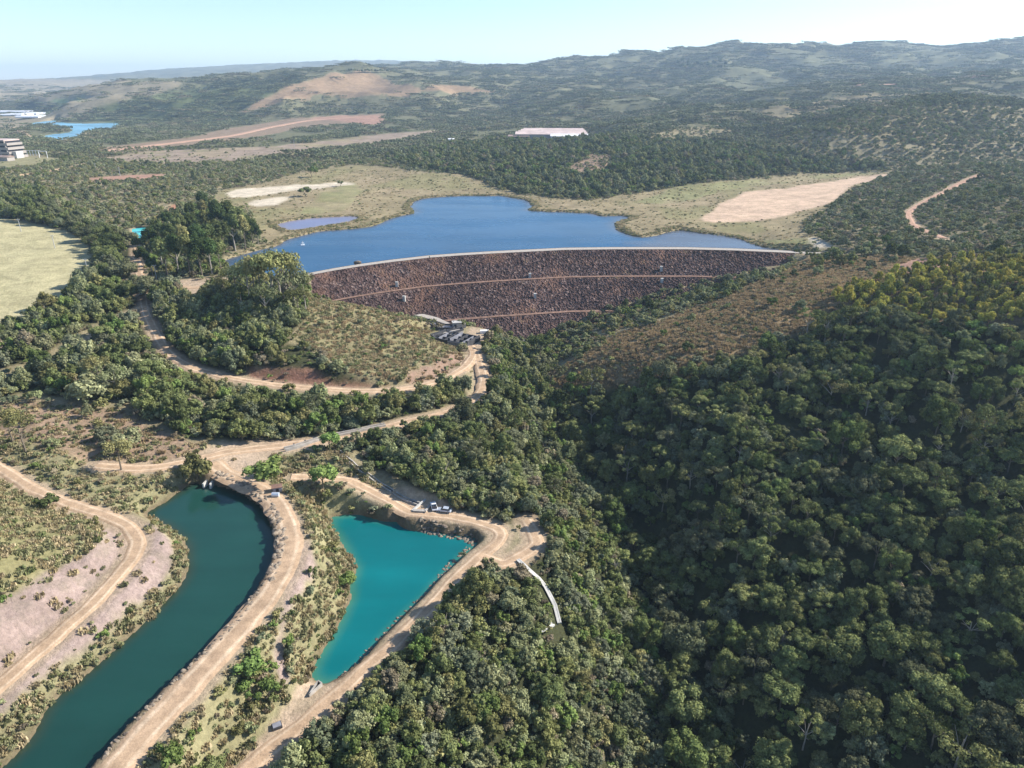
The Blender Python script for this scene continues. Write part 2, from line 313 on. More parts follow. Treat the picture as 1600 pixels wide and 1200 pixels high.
# veg keys: big, mid, bush, tuft (plants per square metre), patch (far woodland)
REG = [
 ('plainscrub', 'scrub', [(-80,240),(60,250),(200,240),(400,215),(640,190),(1000,165),(1700,150),(1700,420),(1400,420),(1270,400),(400,420),(-80,330)], dict(plain=.034, bush=.03, mid=.002, patch=1)),
 ('farwood', 'scrub', [(380,165),(560,160),(700,150),(1000,110),(1120,74),(1700,70),(1700,250),(1380,262),(1300,255),(900,200),(640,215),(500,205)], dict(plain=.042, mid=.006, patch=1.0)),
 ('plantation', 'plant', [(100,190),(150,170),(250,144),(330,128),(400,118),(470,116),(480,120),(430,150),(370,175),(400,190),(300,200),(190,192)], dict(patch=1.2)),
 ('brownhill', 'brownhill', [(370,178),(400,158),(440,140),(480,123),(520,112),(560,110),(610,124),(660,140),(640,152),(560,152),(500,148),(440,160)], dict(patch=.03)),
 ('brownhill2', 'brownhill', [(660,140),(690,132),(740,136),(780,143),(730,148)], dict(patch=.05)),
 ('leftfar', 'farland', [(-100,120),(300,128),(250,144),(150,170),(105,185),(-100,185)], dict(patch=.16)),
 ('leftfield', 'farfield', [(80,152),(130,154),(125,160),(85,160)], {}),
 ('leftfarw', 'forest', [(-100,158),(60,160),(110,164),(90,172),(-100,176)], dict(patch=.9)),
 ('lakeside', 'farland', [(-100,182),(60,180),(110,186),(45,192),(60,200),(-100,205)], dict(patch=.1)),
 ('station', 'drygrass', [(-80,232),(60,246),(105,247),(60,258),(0,266),(-80,270)], dict(bush=.002)),
 ('wet2', 'wetpink', [(160,247),(230,236),(330,232),(430,228),(520,219),(590,210),(690,203),(690,208),(620,222),(520,232),(430,243),(380,252),(280,255),(200,254)], dict(bush=.004, plain=.001)),
 ('terrace', 'terr', [(150,232),(300,214),(360,200),(470,183),(600,178),(600,188),(480,198),(420,210),(330,224),(180,242)], dict(bush=.02, plain=.008, tuft=.02)),
 ('redterr', 'pink', [(480,185),(540,180),(600,181),(600,195),(570,195),(545,190)], {}),
 ('lightwood', 'olive', [(1180,172),(1320,150),(1500,140),(1560,200),(1500,235),(1380,220),(1250,200)], dict(plain=.07, mid=.01, patch=.75)),
 ('wetland', 'wet', [(330,318),(345,300),(420,283),(480,268),(560,258),(600,262),(660,270),(720,272),(762,284),(765,292),(800,303),(860,310),(920,313),(1000,303),(1060,292),(1150,283),(1230,276),(1300,271),(1395,269),(1330,300),(1280,340),(1262,352),(1290,378),(1310,388),(1250,395),(1192,390),(1050,404),(900,406),(620,418),(480,436),(395,428),(352,412),(372,397),(415,382),(400,350),(390,325)], dict(tuft=.02, bush=.0006)),
 ('wetgreenA', 'wetgreen', [(500,300),(560,285),(570,300),(540,330),(470,335)], {}),
 ('wetgreenB', 'wetgreen', [(1180,376),(1270,372),(1275,386),(1200,388)], dict(tuft=.02)),
 ('wetgreenC', 'wetgreen', [(990,318),(1060,290),(1290,272),(1380,270),(1250,283),(1140,296),(1060,318)], dict(tuft=.02)),
 ('woodpoint', 'forest', [(640,262),(600,245),(700,222),(800,212),(950,212),(1100,225),(1200,232),(1300,245),(1390,262),(1370,266),(1230,272),(1100,285),(1000,300),(920,310),(870,309),(800,300),(765,288),(720,270)], dict(plain=.05, mid=.035, bush=.02)),
 ('clear1', 'brown', [(890,262),(930,240),(955,243),(950,262),(935,272),(900,275)], dict(bush=.03, plain=.008)),
 ('clear2', 'olive', [(1005,213),(1060,200),(1140,196),(1150,206),(1100,216),(1010,220)], dict(bush=.03, plain=.018)),
 ('sandA', 'sand', [(1095,342),(1120,325),(1140,312),(1160,300),(1230,294),(1340,277),(1400,270),(1440,270),(1400,277),(1345,287),(1325,294),(1310,310),(1290,320),(1240,335),(1180,346),(1110,349)], {}),
 ('sandB', 'pale', [(355,302),(380,294),(430,291),(500,287),(545,284),(560,288),(500,294),(440,300),(385,308),(365,308)], {}),
 ('sandC', 'pale', [(385,318),(400,312),(440,307),(447,310),(430,320),(395,322)], {}),
 ('sandD', 'red', [(255,330),(270,320),(285,318),(297,322),(290,330),(268,338)], {}),
 ('sandE', 'pink', [(145,278),(200,274),(255,272),(258,278),(200,282),(150,284)], {}),
 ('sandF', 'pale', [(1265,372),(1310,366),(1330,372),(1320,385),(1270,388)], dict(bush=.01)),
 ('field', 'field', [(-90,332),(0,340),(40,345),(100,360),(138,385),(146,420),(136,445),(110,462),(60,490),(0,518),(-90,545)], {}),
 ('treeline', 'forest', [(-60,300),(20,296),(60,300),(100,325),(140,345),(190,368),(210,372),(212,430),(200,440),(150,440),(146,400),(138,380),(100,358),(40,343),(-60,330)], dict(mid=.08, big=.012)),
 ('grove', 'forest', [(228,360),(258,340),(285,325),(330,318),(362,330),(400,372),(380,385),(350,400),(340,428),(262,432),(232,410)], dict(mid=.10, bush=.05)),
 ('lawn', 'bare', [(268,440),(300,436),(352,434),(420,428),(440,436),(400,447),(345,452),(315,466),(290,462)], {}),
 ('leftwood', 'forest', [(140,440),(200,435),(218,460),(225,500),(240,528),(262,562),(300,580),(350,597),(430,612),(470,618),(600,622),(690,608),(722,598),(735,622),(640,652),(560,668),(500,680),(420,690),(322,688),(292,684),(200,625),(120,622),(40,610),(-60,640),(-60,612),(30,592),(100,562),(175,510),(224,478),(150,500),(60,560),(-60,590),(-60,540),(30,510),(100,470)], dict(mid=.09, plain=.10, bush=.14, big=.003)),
 ('knollwood', 'forest', [(235,468),(262,458),(300,476),(350,455),(410,440),(470,432),(492,468),(470,500),(440,530),(400,560),(400,586),(350,580),(296,564),(262,540),(240,505)], dict(mid=.20, bush=.08)),
 ('knollwood2', 'forest', [(400,552),(450,535),(500,560),(560,590),(600,604),(500,600),(420,590)], dict(bush=.12, mid=.03)),
 ('knoll', 'knoll', [(488,466),(545,474),(600,486),(650,500),(690,516),(722,545),(727,560),(715,575),(690,584),(640,598),(600,600),(560,585),(500,555),(455,532),(470,500)], dict(dry=.14, bush=.016, tuft=.25, rtuft=.12)),
 ('redcut', 'redcut', [(385,590),(395,575),(440,572),(480,578),(510,590),(560,600),(610,604),(560,608),(470,603),(410,596)], dict(bush=.02)),
 ('redcut2', 'cutbrown', [(630,600),(640,582),(680,566),(722,552),(727,566),(700,586),(655,602)], dict(dry=.05, bush=.012, rtuft=.1)),
 ('spur', 'spur', [(866,580),(900,560),(960,524),(1040,500),(1080,480),(1150,455),(1230,425),(1262,404),(1340,400),(1430,402),(1560,412),(1500,418),(1400,432),(1330,460),(1290,500),(1250,524),(1190,550),(1130,568),(1060,592),(960,608),(900,614),(860,600)], dict(rtuft=.5, dry=.05, bush=.010, mid=.0015)),
 ('spurscrub', 'olive', [(838,545),(870,520),(920,494),(1000,466),(1080,446),(1160,430),(1225,418),(1190,440),(1130,468),(1060,488),(980,512),(910,540),(865,575)], dict(rtuft=.12, plain=.05, mid=.01, bush=.10)),
 ('pinkpatch', 'pink', [(1390,416),(1440,402),(1520,404),(1550,412),(1500,420),(1420,430)], dict(bush=.006)),
 ('rightscrub', 'olive', [(1255,350),(1330,300),(1390,272),(1600,262),(1700,262),(1700,420),(1560,410),(1430,402),(1330,398),(1300,382),(1262,366)], dict(plain=.042, mid=.003, bush=.06)),
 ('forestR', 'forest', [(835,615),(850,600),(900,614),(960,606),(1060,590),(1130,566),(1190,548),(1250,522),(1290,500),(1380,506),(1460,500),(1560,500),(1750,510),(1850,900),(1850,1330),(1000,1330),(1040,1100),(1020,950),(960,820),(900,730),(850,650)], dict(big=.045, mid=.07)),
 ('yellow', 'spur', [(1290,480),(1330,455),(1400,432),(1480,418),(1560,412),(1700,412),(1700,560),(1600,535),(1520,520),(1450,512),(1380,500),(1330,492)], dict(young=.30, bush=.03)),
 ('brightR', 'forest', [(1510,520),(1600,505),(1700,505),(1700,620),(1560,630),(1510,580)], dict(bright=.08, mid=.03)),
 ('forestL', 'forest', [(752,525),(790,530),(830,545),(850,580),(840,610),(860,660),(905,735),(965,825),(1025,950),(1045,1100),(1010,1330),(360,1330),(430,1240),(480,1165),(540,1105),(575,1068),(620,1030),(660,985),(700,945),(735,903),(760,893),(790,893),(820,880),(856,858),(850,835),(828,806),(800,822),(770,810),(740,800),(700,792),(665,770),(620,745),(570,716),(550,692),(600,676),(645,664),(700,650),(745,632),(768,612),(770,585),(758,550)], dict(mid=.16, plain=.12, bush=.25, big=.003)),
 ('brownleft', 'brown', [(-60,650),(30,625),(110,632),(180,640),(250,672),(296,692),(330,696),(318,708),(262,722),(160,724),(120,712),(60,690),(-60,690)], dict(dry=.12, tuft=.22, rtuft=.04, bush=.006, mid=.0015)),
 ('verge', 'drygrass', [(-60,690),(60,692),(120,714),(150,730),(262,732),(310,722),(330,745),(298,752),(262,778),(228,800),(195,806),(120,780),(60,752),(-60,695)], dict(dry=.22, bush=.015, tuft=.30)),
 ('hillgrass', 'hillgrass', [(-90,730),(0,742),(60,782),(110,800),(160,822),(166,842),(130,865),(83,886),(40,915),(0,938),(-90,985)], dict(tuft=.5, dry=.10, bush=.003)),
 ('cutin', 'cut', [(166,842),(158,824),(196,832),(203,846),(196,868),(168,898),(120,950),(60,1003),(0,1052),(-90,1120),(-90,985),(0,938),(40,915),(83,886),(130,865)], dict(dry=.02, tuft=.06, bush=.001)),
 ('cutout', 'cut', [(222,815),(250,830),(270,845),(278,866),(266,892),(240,925),(205,950),(180,978),(130,1015),(80,1045),(50,1072),(0,1120),(-60,1170),(-60,1140),(30,1062),(85,1010),(150,950),(190,905),(216,870),(225,843)], dict(dry=.02, tuft=.05)),
 ('bankW', 'drygrass', [(228,806),(262,822),(287,838),(297,858),(294,896),(272,930),(246,956),(218,984),(138,1056),(80,1102),(58,1140),(10,1196),(-60,1260),(-60,1170),(0,1120),(50,1072),(80,1045),(130,1015),(180,978),(205,950),(240,925),(266,892),(278,866),(270,845),(250,830)], dict(dry=.35, bush=.025, tuft=.5)),
 ('junction', 'bare', [(296,722),(320,700),(360,690),(430,688),(484,684),(520,690),(500,700),(440,708),(418,720),(400,738),(375,748),(350,750),(325,748)], dict(tuft=.004)),
 ('bankM', 'drygrass', [(430,712),(500,700),(525,694),(560,730),(600,764),(570,774),(540,782),(515,806),(530,842),(547,871),(555,890),(547,921),(526,983),(497,1033),(486,1062),(440,1105),(400,1160),(340,1250),(130,1300),(190,1240),(240,1165),(300,1090),(352,1034),(400,985),(440,930),(462,880),(464,830),(450,795),(425,765),(410,750)], dict(dry=.34, bush=.03, tuft=.6)),
 ('bankM2', 'drygrass', [(345,1040),(395,985),(430,1000),(470,1020),(450,1090),(400,1155),(340,1240),(200,1300),(235,1190),(300,1110)], dict(dry=.22, bush=.08, bright=.035, tuft=.4, mid=.006)),
 ('bankM3', 'drygrass', [(510,755),(560,760),(612,790),(630,808),(580,806),(515,808),(500,780)], dict(bush=.16, mid=.03)),
 ('pinkstrip', 'cut', [(462,850),(480,840),(492,880),(470,930),(455,960),(440,1010),(455,1060),(440,1075),(425,1020),(440,960),(452,900)], dict(dry=.04, tuft=.06)),
 ('southbare', 'bare', [(486,1062),(520,1070),(540,1070),(556,1062),(540,1085),(500,1118),(465,1146),(410,1190),(330,1270),(270,1300),(380,1200),(420,1140),(450,1095)], dict(tuft=.012)),
 ('padA', 'bare', [(735,512),(762,518),(775,527),(755,545),(742,548),(728,545)], {}),
 ('padB', 'pale', [(630,480),(660,488),(700,500),(700,510),(660,500),(630,490)], {}),
 ('padC', 'bare', [(640,764),(690,776),(735,806),(690,812),(650,806),(612,782),(610,765)], {}),
]
def warp(x, y, D):
    k = np.clip(D * .006, .6, 14)
    return x + k * fbm(x / (k * 3), y / (k * 3), 41, 3) * 1.6, y + k * fbm(x / (k * 3) + 50, y / (k * 3), 43, 3) * 1.6
WX, WY = warp(GX, GY, GY)
REGID = np.full(H.shape, 0, np.int32)
base_default = np.array(G['scrub'])
CC = np.ones(H.shape + (3,)) * base_default
VEG = {k: np.zeros(H.shape) for k in ('big', 'mid', 'bush', 'tuft', 'patch', 'young', 'bright', 'dry', 'rtuft', 'plain')}
VEG['plain'][:] = .04; VEG['bush'][:] = .03; VEG['patch'][:] = .5
for ri, (nm, g, pl, veg) in enumerate(REG):
    dp = []
    for i in range(len(pl)):
        a = np.array(pl[i], float); b = np.array(pl[(i + 1) % len(pl)], float); n = max(1, int(np.hypot(*(b - a)) / 25))
        for k in range(n): dp.append(a + (b - a) * k / n)
    Wp = np.array([cast(*p) for p in dp])
    m = (WX > Wp[:, 0].min()) & (WX < Wp[:, 0].max()) & (WY > Wp[:, 1].min()) & (WY < Wp[:, 1].max())
    ii = np.nonzero(m); k = inside(Wp, WX[ii], WY[ii]); ii = (ii[0][k], ii[1][k])
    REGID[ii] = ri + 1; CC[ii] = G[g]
    for key in VEG: VEG[key][ii] = veg.get(key, 0)
REGNAME = ['default'] + [r[0] for r in REG]
wr = np.isin(REGID, [i for i, n in enumerate(REGNAME) if n.startswith('wet')]); n1 = fbm(GX / 34, GY / 60, 81, 4); n2 = fbm(GX / 12, GY / 20, 85, 4)
CC[wr] *= (1 + .30 * n2[wr])[:, None]
k = (smooth(.05, .35, n1) * .7)[..., None] * wr[..., None]; CC = CC * (1 - k) + np.array((.22, .20, .095)) * k
k = (smooth(.1, .4, fbm(GX / 50, GY / 80, 91, 4)) * .6)[..., None] * wr[..., None]; CC = CC * (1 - k) + np.array((.33, .255, .16)) * k
reed = (WD > .2) & (WD < 7) & (GY > 400) & (GY < 900) & wr; VEG['tuft'][reed] = .5
# soften ground colour borders a little, add large scale variation
for _ in range(2):
    CC[1:-1, 1:-1] = (CC[1:-1, 1:-1] * 2 + CC[:-2, 1:-1] + CC[2:, 1:-1] + CC[1:-1, :-2] + CC[1:-1, 2:]) / 6
rdw = smooth(2.2, .2, RD)[..., None] * .75
CC = CC * (1 - rdw) + np.array((.42, .31, .215)) * rdw
wb = (smooth(2.4, .2, WD) * (GY < 320))[..., None] * .8
CC = CC * (1 - wb) + np.array((.15, .11, .07)) * wb
gl = smooth(-.14, -.30, fbm(GX / 260, GY / 380, 71, 3)) * smooth(950, 1300, GY) * (VEG['patch'] > .3) * (REGID != 3)
VEG['patch'] = np.minimum(VEG['patch'] * 1.25, 1.25)
VEG['patch'] *= 1 - .8 * gl
CC = CC * (1 - gl[..., None] * .8) + np.array((.17, .155, .085)) * gl[..., None] * .8
fd = smooth(950, 1350, GY) * np.isin(REGID, [0, 1, 2])
CC = CC * (1 - fd[..., None] * .75) + np.array((.135, .135, .075)) * fd[..., None] * .75
DR = catmull(np.array([cast(*p) for p in [(803,872),(818,885),(843,909),(860,935),(871,965),(878,992)]]), False, 3)
m = near_mask(DR, 10); dd, _ = segdist(DR, GX[m], GY[m]); RD[m] = np.where(dd < 3.4, np.minimum(RD[m], np.maximum(dd - 1.4, .3)), RD[m])
for nm in ('upper', 'mid', 'outlet'):
    hw, P = roadW[nm]; m = near_mask(P, 16); x = GX[m]; y = GY[m]
    if nm == 'upper': dn = 7.5
    else: dn = 4
    a, _ = segdist(P, x, y + dn * .5); b, _ = segdist(P, x, y + dn)
    k = np.minimum(a, b) < hw + dn * .35
    for key in ('mid', 'big'): VEG[key][m] = np.where(k, 0, VEG[key][m])
    k2 = a < hw
    for key in ('bush', 'dry'): VEG[key][m] = np.where(k2, VEG[key][m] * .3, VEG[key][m])
for key in VEG:
    lim = {'big': 2.6, 'mid': 2.0, 'bright': 2, 'young': 1.5, 'bush': .6, 'dry': .4, 'tuft': .1, 'plain': 1.5, 'rtuft': .1, 'patch': 8}[key]
    VEG[key] *= (RD > lim) * (WD > (lim * .7 if key != 'patch' else 8))
m = inside(footprint, GX, GY) & (GY < 480) & (GY > 300)
for key in VEG: VEG[key][m] = 0
for px, py, z, r in PADS[:2] + PADS[2:4]:
    c = PZ(px, py, z); k = 1.0 if r > 40 else .9
    m = np.hypot(GX - c[0], GY - c[1]) < r * k
    for key in VEG: VEG[key][m] = 0

# ------------------------------------------------------------------ helpers for objects
def tag(o, label=None, cat=None, group=None, kind=None):
    if label: o["label"] = label
    if cat: o["category"] = cat
    if group: o["group"] = group
    if kind: o["kind"] = kind
    return o
def mesh_np(name, verts, faces, mats=(), mi=None, smooth_=False, attrs=None, size=4):
    me = bpy.data.meshes.new(name); verts = np.asarray(verts, np.float32); faces = np.asarray(faces, np.int32)
    n = faces.shape[1]
    me.vertices.add(len(verts)); me.vertices.foreach_set('co', verts.ravel())
    me.loops.add(faces.size); me.loops.foreach_set('vertex_index', faces.ravel())
    me.polygons.add(len(faces)); me.polygons.foreach_set('loop_start', np.arange(0, faces.size, n, dtype=np.int32))
    if mi is not None: me.polygons.foreach_set('material_index', np.asarray(mi, np.int32))
    me.polygons.foreach_set('use_smooth', np.full(len(faces), smooth_))
    for mt in mats: me.materials.append(mt)
    for k, (typ, arr) in (attrs or {}).items():
        a = me.attributes.new(k, typ, 'POINT'); a.data.foreach_set('color' if typ == 'FLOAT_COLOR' else 'value', np.asarray(arr, np.float32).ravel())
    me.update(calc_edges=True); return me
def link(name, me, parent=None, loc=None):
    o = bpy.data.objects.new(name, me); COL.objects.link(o)
    if parent: o.parent = parent
    if loc is not None: o.location = loc
    return o
def empty(name, loc, rz=0):
    o = bpy.data.objects.new(name, None); COL.objects.link(o); o.location = loc; o.rotation_euler = (0, 0, rz); o.empty_display_size = .5; return o
class MB:
    """collects boxes, prisms and tubes into ONE mesh"""
    def __init__(s): s.v = []; s.f = []
    def add(s, vs, fs):
        n = len(s.v); s.v += [tuple(v) for v in vs]; s.f += [tuple(i + n for i in f) for f in fs]
    def box(s, c, d, rz=0, top=1.0, topy=None):
        x, y, z = d[0] / 2, d[1] / 2, d[2]; ty = top if topy is None else topy
        pts = [(-x,-y,0),(x,-y,0),(x,y,0),(-x,y,0),(-x*top,-y*ty,z),(x*top,-y*ty,z),(x*top,y*ty,z),(-x*top,y*ty,z)]
        ca, sa = math.cos(rz), math.sin(rz)
        s.add([(c[0] + a * ca - b * sa, c[1] + a * sa + b * ca, c[2] + h) for a, b, h in pts], [(3,2,1,0),(4,5,6,7),(0,1,5,4),(1,2,6,5),(2,3,7,6),(3,0,4,7)])
    def prism(s, prof, x0, x1):     # prof in (y,z), extruded along x
        n = len(prof); vs = [(x0, a, b) for a, b in prof] + [(x1, a, b) for a, b in prof]
        s.add(vs, [tuple(range(n)), tuple(range(2 * n - 1, n - 1, -1))] + [(i, i + n, (i + 1) % n + n, (i + 1) % n) for i in range(n)])
    def tube(s, pts, rad, n=7):
        pts = [Vector(p) for p in pts]; rings = []
        for i, p in enumerate(pts):
            d = (pts[min(i + 1, len(pts) - 1)] - pts[max(i - 1, 0)]).normalized()
            a = d.orthogonal().normalized(); b = d.cross(a); r = rad[i] if hasattr(rad, '__len__') else rad
            rings.append([p + (a * math.cos(t) + b * math.sin(t)) * r for t in [2 * math.pi * k / n for k in range(n)]])
        vs = [v for r in rings for v in r]
        fs = [(i * n + k, i * n + (k + 1) % n, (i + 1) * n + (k + 1) % n, (i + 1) * n + k) for i in range(len(pts) - 1) for k in range(n)]
        fs += [tuple(range(n - 1, -1, -1)), tuple((len(pts) - 1) * n + k for k in range(n))]
        s.add(vs, fs)
    def mesh(s, name, mat, bevel=0):
        me = bpy.data.meshes.new(name); me.from_pydata(s.v, [], s.f); me.materials.append(mat); me.update()
        if bevel:
            import bmesh
            bm = bmesh.new(); bm.from_mesh(me); bmesh.ops.bevel(bm, geom=bm.edges[:], offset=bevel, segments=1, affect='EDGES'); bm.to_mesh(me); bm.free()
        return me
    def build(s, name, mat, parent=None, bevel=0): return link(name, s.mesh(name, mat, bevel), parent)

def newmat(name, rough=1.0, spec=.2):
    m = bpy.data.materials.new(name); m.use_nodes = True; t = m.node_tree; b = t.nodes["Principled BSDF"]
    b.inputs["Roughness"].default_value = rough; b.inputs["Specular IOR Level"].default_value = spec
    return m, t, b
def N(t, typ, **k):
    n = t.nodes.new(typ)
    for a, v in k.items(): setattr(n, a, v)
    return n
def noise(t, scale, detail=4, rough=.55, vec=None):
    n = N(t, "ShaderNodeTexNoise"); n.inputs["Scale"].default_value = scale; n.inputs["Detail"].default_value = detail; n.inputs["Roughness"].default_value = rough
    if vec is None: vec = N(t, "ShaderNodeNewGeometry").outputs["Position"]
    t.links.new(vec, n.inputs["Vector"]); return n.outputs["Fac"]
def mrange(t, v, a, b, c, d):
    n = N(t, "ShaderNodeMapRange"); t.links.new(v, n.inputs[0])
    for i, x in enumerate((a, b, c, d)): n.inputs[i + 1].default_value = x
    return n.outputs[0]
def mul(t, a, b, op='MULTIPLY'):
    n = N(t, "ShaderNodeMath", operation=op)
    for i, x in enumerate((a, b)):
        if isinstance(x, (int, float)): n.inputs[i].default_value = x
        else: t.links.new(x, n.inputs[i])
    return n.outputs[0]
def cmul(t, col, fac):   # colour times scalar
    n = N(t, "ShaderNodeVectorMath", operation='SCALE'); 
    if isinstance(col, tuple): n.inputs[0].default_value = col
    else: t.links.new(col, n.inputs[0])
    t.links.new(fac, n.inputs["Scale"]); return n.outputs[0]
def cmix(t, fac, a, b):
    n = N(t, "ShaderNodeMix", data_type='RGBA'); 
    if isinstance(fac, (int, float)): n.inputs[0].default_value = fac
    else: t.links.new(fac, n.inputs[0])
    for i, x in ((6, a), (7, b)):
        if isinstance(x, tuple): n.inputs[i].default_value = (*x, 1)
        else: t.links.new(x, n.inputs[i])
    return n.outputs[2]
def bump(t, b, h, strength, dist):
    n = N(t, "ShaderNodeBump"); n.inputs["Strength"].default_value = strength; n.inputs["Distance"].default_value = dist
    t.links.new(h, n.inputs["Height"]); t.links.new(n.outputs[0], b.inputs["Normal"])
def simple(name, col, rough=.8, spec=.3, var=.25, sc=1.5, metallic=0, bumps=0):
    m, t, b = newmat(name, rough, spec); b.inputs["Metallic"].default_value = metallic
    f = mrange(t, noise(t, sc, 5, .65), .3, .7, 1 - var, 1 + var)
    t.links.new(cmul(t, col, f), b.inputs["Base Color"])
    if bumps: bump(t, b, noise(t, sc * 3, 4), .6, bumps)
    return m

M = {}
# ground: traced cover colours broken up by noise at several scales
m, t, b = newmat("ground", 1, .05)
at = N(t, "ShaderNodeAttribute", attribute_name="col").outputs["Color"]
f1 = mrange(t, noise(t, .9, 6, .7), .3, .7, .72, 1.26)
f2 = mrange(t, noise(t, .07, 5, .6), .3, .7, .80, 1.20)
c = cmul(t, at, mul(t, f1, f2))
g = mrange(t, noise(t, .16, 6, .7), .46, .66, 0, .5)
c = cmix(t, g, c, cmix(t, .45, cmul(t, c, mrange(t, noise(t, .3), 0, 1, .75, .75)), (.10, .12, .045)))
t.links.new(c, b.inputs["Base Color"]); bump(t, b, noise(t, .8, 7, .7), 1, .5); M['ground'] = m
# dirt roads, with paler wheel tracks
def roadmat(name, col, track):
    m, t, b = newmat(name, 1, .05)
    a = N(t, "ShaderNodeAttribute", attribute_name="across").outputs["Fac"]
    w = mul(t, mul(t, a, 0, 'ABSOLUTE'), .45, 'SUBTRACT'); w = mul(t, w, 0, 'ABSOLUTE'); w = mrange(t, w, .05, .20, 1, -.25)
    f = mrange(t, noise(t, .35, 6, .72), .3, .7, .66, 1.26)
    f = mul(t, f, mrange(t, noise(t, 2.5, 4, .7), .3, .7, .86, 1.12))
    cc = cmix(t, mul(t, w, mrange(t, noise(t, .12, 3), .35, .6, .35, 1)), col, track)
    t.links.new(cmul(t, cc, f), b.inputs["Base Color"]); bump(t, b, noise(t, 2, 5), .6, .15); return m
M['dirt'] = roadmat("dirt_road", (.44, .305, .195), (.59, .445, .305))
M['reddirt'] = roadmat("red_dirt_road", (.42, .26, .18), (.52, .35, .25))
M['crest'] = simple("crest_gravel", (.38, .335, .285), 1, .1, .18, .6)
M['berm'] = simple("berm_earth", (.21, .13, .095), 1, .1, .5, .5)
M['concrete'] = simple("weathered_concrete", (.36, .33, .29), .9, .2, .3, .5)
M['paleconc'] = simple("pale_concrete", (.48, .46, .42), .9, .2, .18, .6)
M['darkconc'] = simple("dark_stained_concrete", (.055, .055, .06), .85, .3, .45, .6)
M['greyconc'] = simple("grey_slab_concrete", (.20, .20, .22), .85, .3, .35, .4)
M['white'] = simple("white_paint", (.80, .80, .79), .6, .3, .06, .8)
M['silver'] = simple("silver_car_paint", (.52, .56, .62), .3, .5, .03, .8, .3)
M['carwhite'] = simple("white_car_paint", (.78, .78, .78), .3, .5, .03, .8)
M['glass'] = simple("dark_glass", (.015, .02, .025), .08, .8, .05, 1)
M['tyre'] = simple("black_tyre", (.02, .02, .02), .9, .2, .1, 3)
M['steel'] = simple("grey_pole", (.42, .42, .42), .6, .4, .15, 2)
M['rust'] = simple("red_brown_sheet", (.20, .12, .09), .8, .2, .25, .8)
M['pinkroof'] = simple("pink_roof_sheet", (.52, .41, .365), .8, .2, .3, .08)
M['whiteroof'] = simple("white_roof_sheet", (.72, .70, .67), .6, .3, .06, .08)
M['shedroof'] = simple("brown_roof_sheet", (.30, .22, .18), .8, .2, .2, .1)
M['film'] = simple("greenhouse_film", (.76, .76, .78), .5, .3, .10, .02)
M['block'] = simple("building_concrete", (.34, .30, .265), .9, .2, .12, .05)
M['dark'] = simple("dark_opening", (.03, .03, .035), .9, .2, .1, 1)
M['bark'] = simple("bark", (.17, .14, .105), .95, .1, .35, 3)
M['palebark'] = simple("pale_bark", (.33, .29, .24), .95, .1, .3, 3)
# boulders
def rockmat(name, cols, gain=1.0):
    m, t, b = newmat(name, .95, .15)
    r = N(t, "ShaderNodeObjectInfo").outputs["Random"]
    vr = N(t, "ShaderNodeTexVoronoi"); vr.inputs["Scale"].default_value = .55; t.links.new(N(t, "ShaderNodeNewGeometry").outputs["Position"], vr.inputs["Vector"])
    k = mul(t, mul(t, r, vr.outputs["Color"], 'ADD'), .5)
    cc = cmix(t, k, cols[0], cols[1])
    cc = cmul(t, cc, mul(t, mrange(t, noise(t, 1.2, 6, .7), .3, .7, .55 * gain, 1.4 * gain), 1.0)); t.links.new(cc, b.inputs["Base Color"]); return m
M['rock'] = rockmat("bank_rock", ((.10, .075, .06), (.36, .29, .21)))
# rockfill on the dam
m, t, b = newmat("rockfill", .95, .1)
pos = N(t, "ShaderNodeNewGeometry").outputs["Position"]
vr = N(t, "ShaderNodeTexVoronoi"); vr.inputs["Scale"].default_value = .85; t.links.new(pos, vr.inputs["Vector"])
sx = N(t, "ShaderNodeSeparateColor"); t.links.new(vr.outputs["Color"], sx.inputs[0])
c = cmix(t, sx.outputs[0], (.024, .016, .017), (.105, .066, .057))
c = cmix(t, mrange(t, sx.outputs[1], .82, 1, 0, .8), c, (.24, .175, .15))
c = cmix(t, mrange(t, noise(t, .045, 6, .72), .50, .66, 0, .85), c, (.17, .095, .065))
c = cmix(t, mrange(t, noise(t, .09, 6, .75), .60, .72, 0, .6), c, (.17, .15, .075))
c = cmul(t, c, mrange(t, noise(t, .02, 3), .3, .7, .75, 1.2))
t.links.new(c, b.inputs["Base Color"]); bump(t, b, vr.outputs["Distance"], 1, .8); M['rockfill'] = m

# water
def water(name, col, shallow=None, rough=.06, spec=.5, wave=.04, wscale=.5, patch=.12):
    m, t, b = newmat(name, rough, spec)
    f = mrange(t, noise(t, .018, 3), .35, .65, 1 - patch, 1 + patch); cc = cmul(t, col, f)
    if shallow:
        a = N(t, "ShaderNodeAttribute", attribute_name="shore").outputs["Fac"]
        cc = cmix(t, a, cc, shallow)
    mp = N(t, "ShaderNodeMapping"); mp.inputs["Scale"].default_value = (.25, 1, 1); mp.inputs["Rotation"].default_value = (0, 0, .5)
    t.links.new(N(t, "ShaderNodeNewGeometry").outputs["Position"], mp.inputs["Vector"]); st = noise(t, .06 if rough < .15 else .025, 5, .6, mp.outputs[0])
    t.links.new(mrange(t, st, .4, .65, rough, rough + .16), b.inputs["Roughness"])
    cc = cmul(t, cc, mrange(t, st, .35, .7, .90, 1.14))
    t.links.new(cc, b.inputs["Base Color"]); b.inputs["IOR"].default_value = 1.33
    bump(t, b, noise(t, wscale, 4, .6), .5, wave); return m
M['w_dark'] = water("deep_green_water", (.010, .046, .036), (.035, .045, .025), .05, .5, .05, .9, .2)
M['w_turq'] = water("turquoise_water", (.002, .130, .137), (.06, .19, .12), .06, .4, .05, .9, .16)
M['w_lake'] = water("blue_lake_water", (.020, .078, .155), (.10, .10, .11), .20, .35, .20, .25)
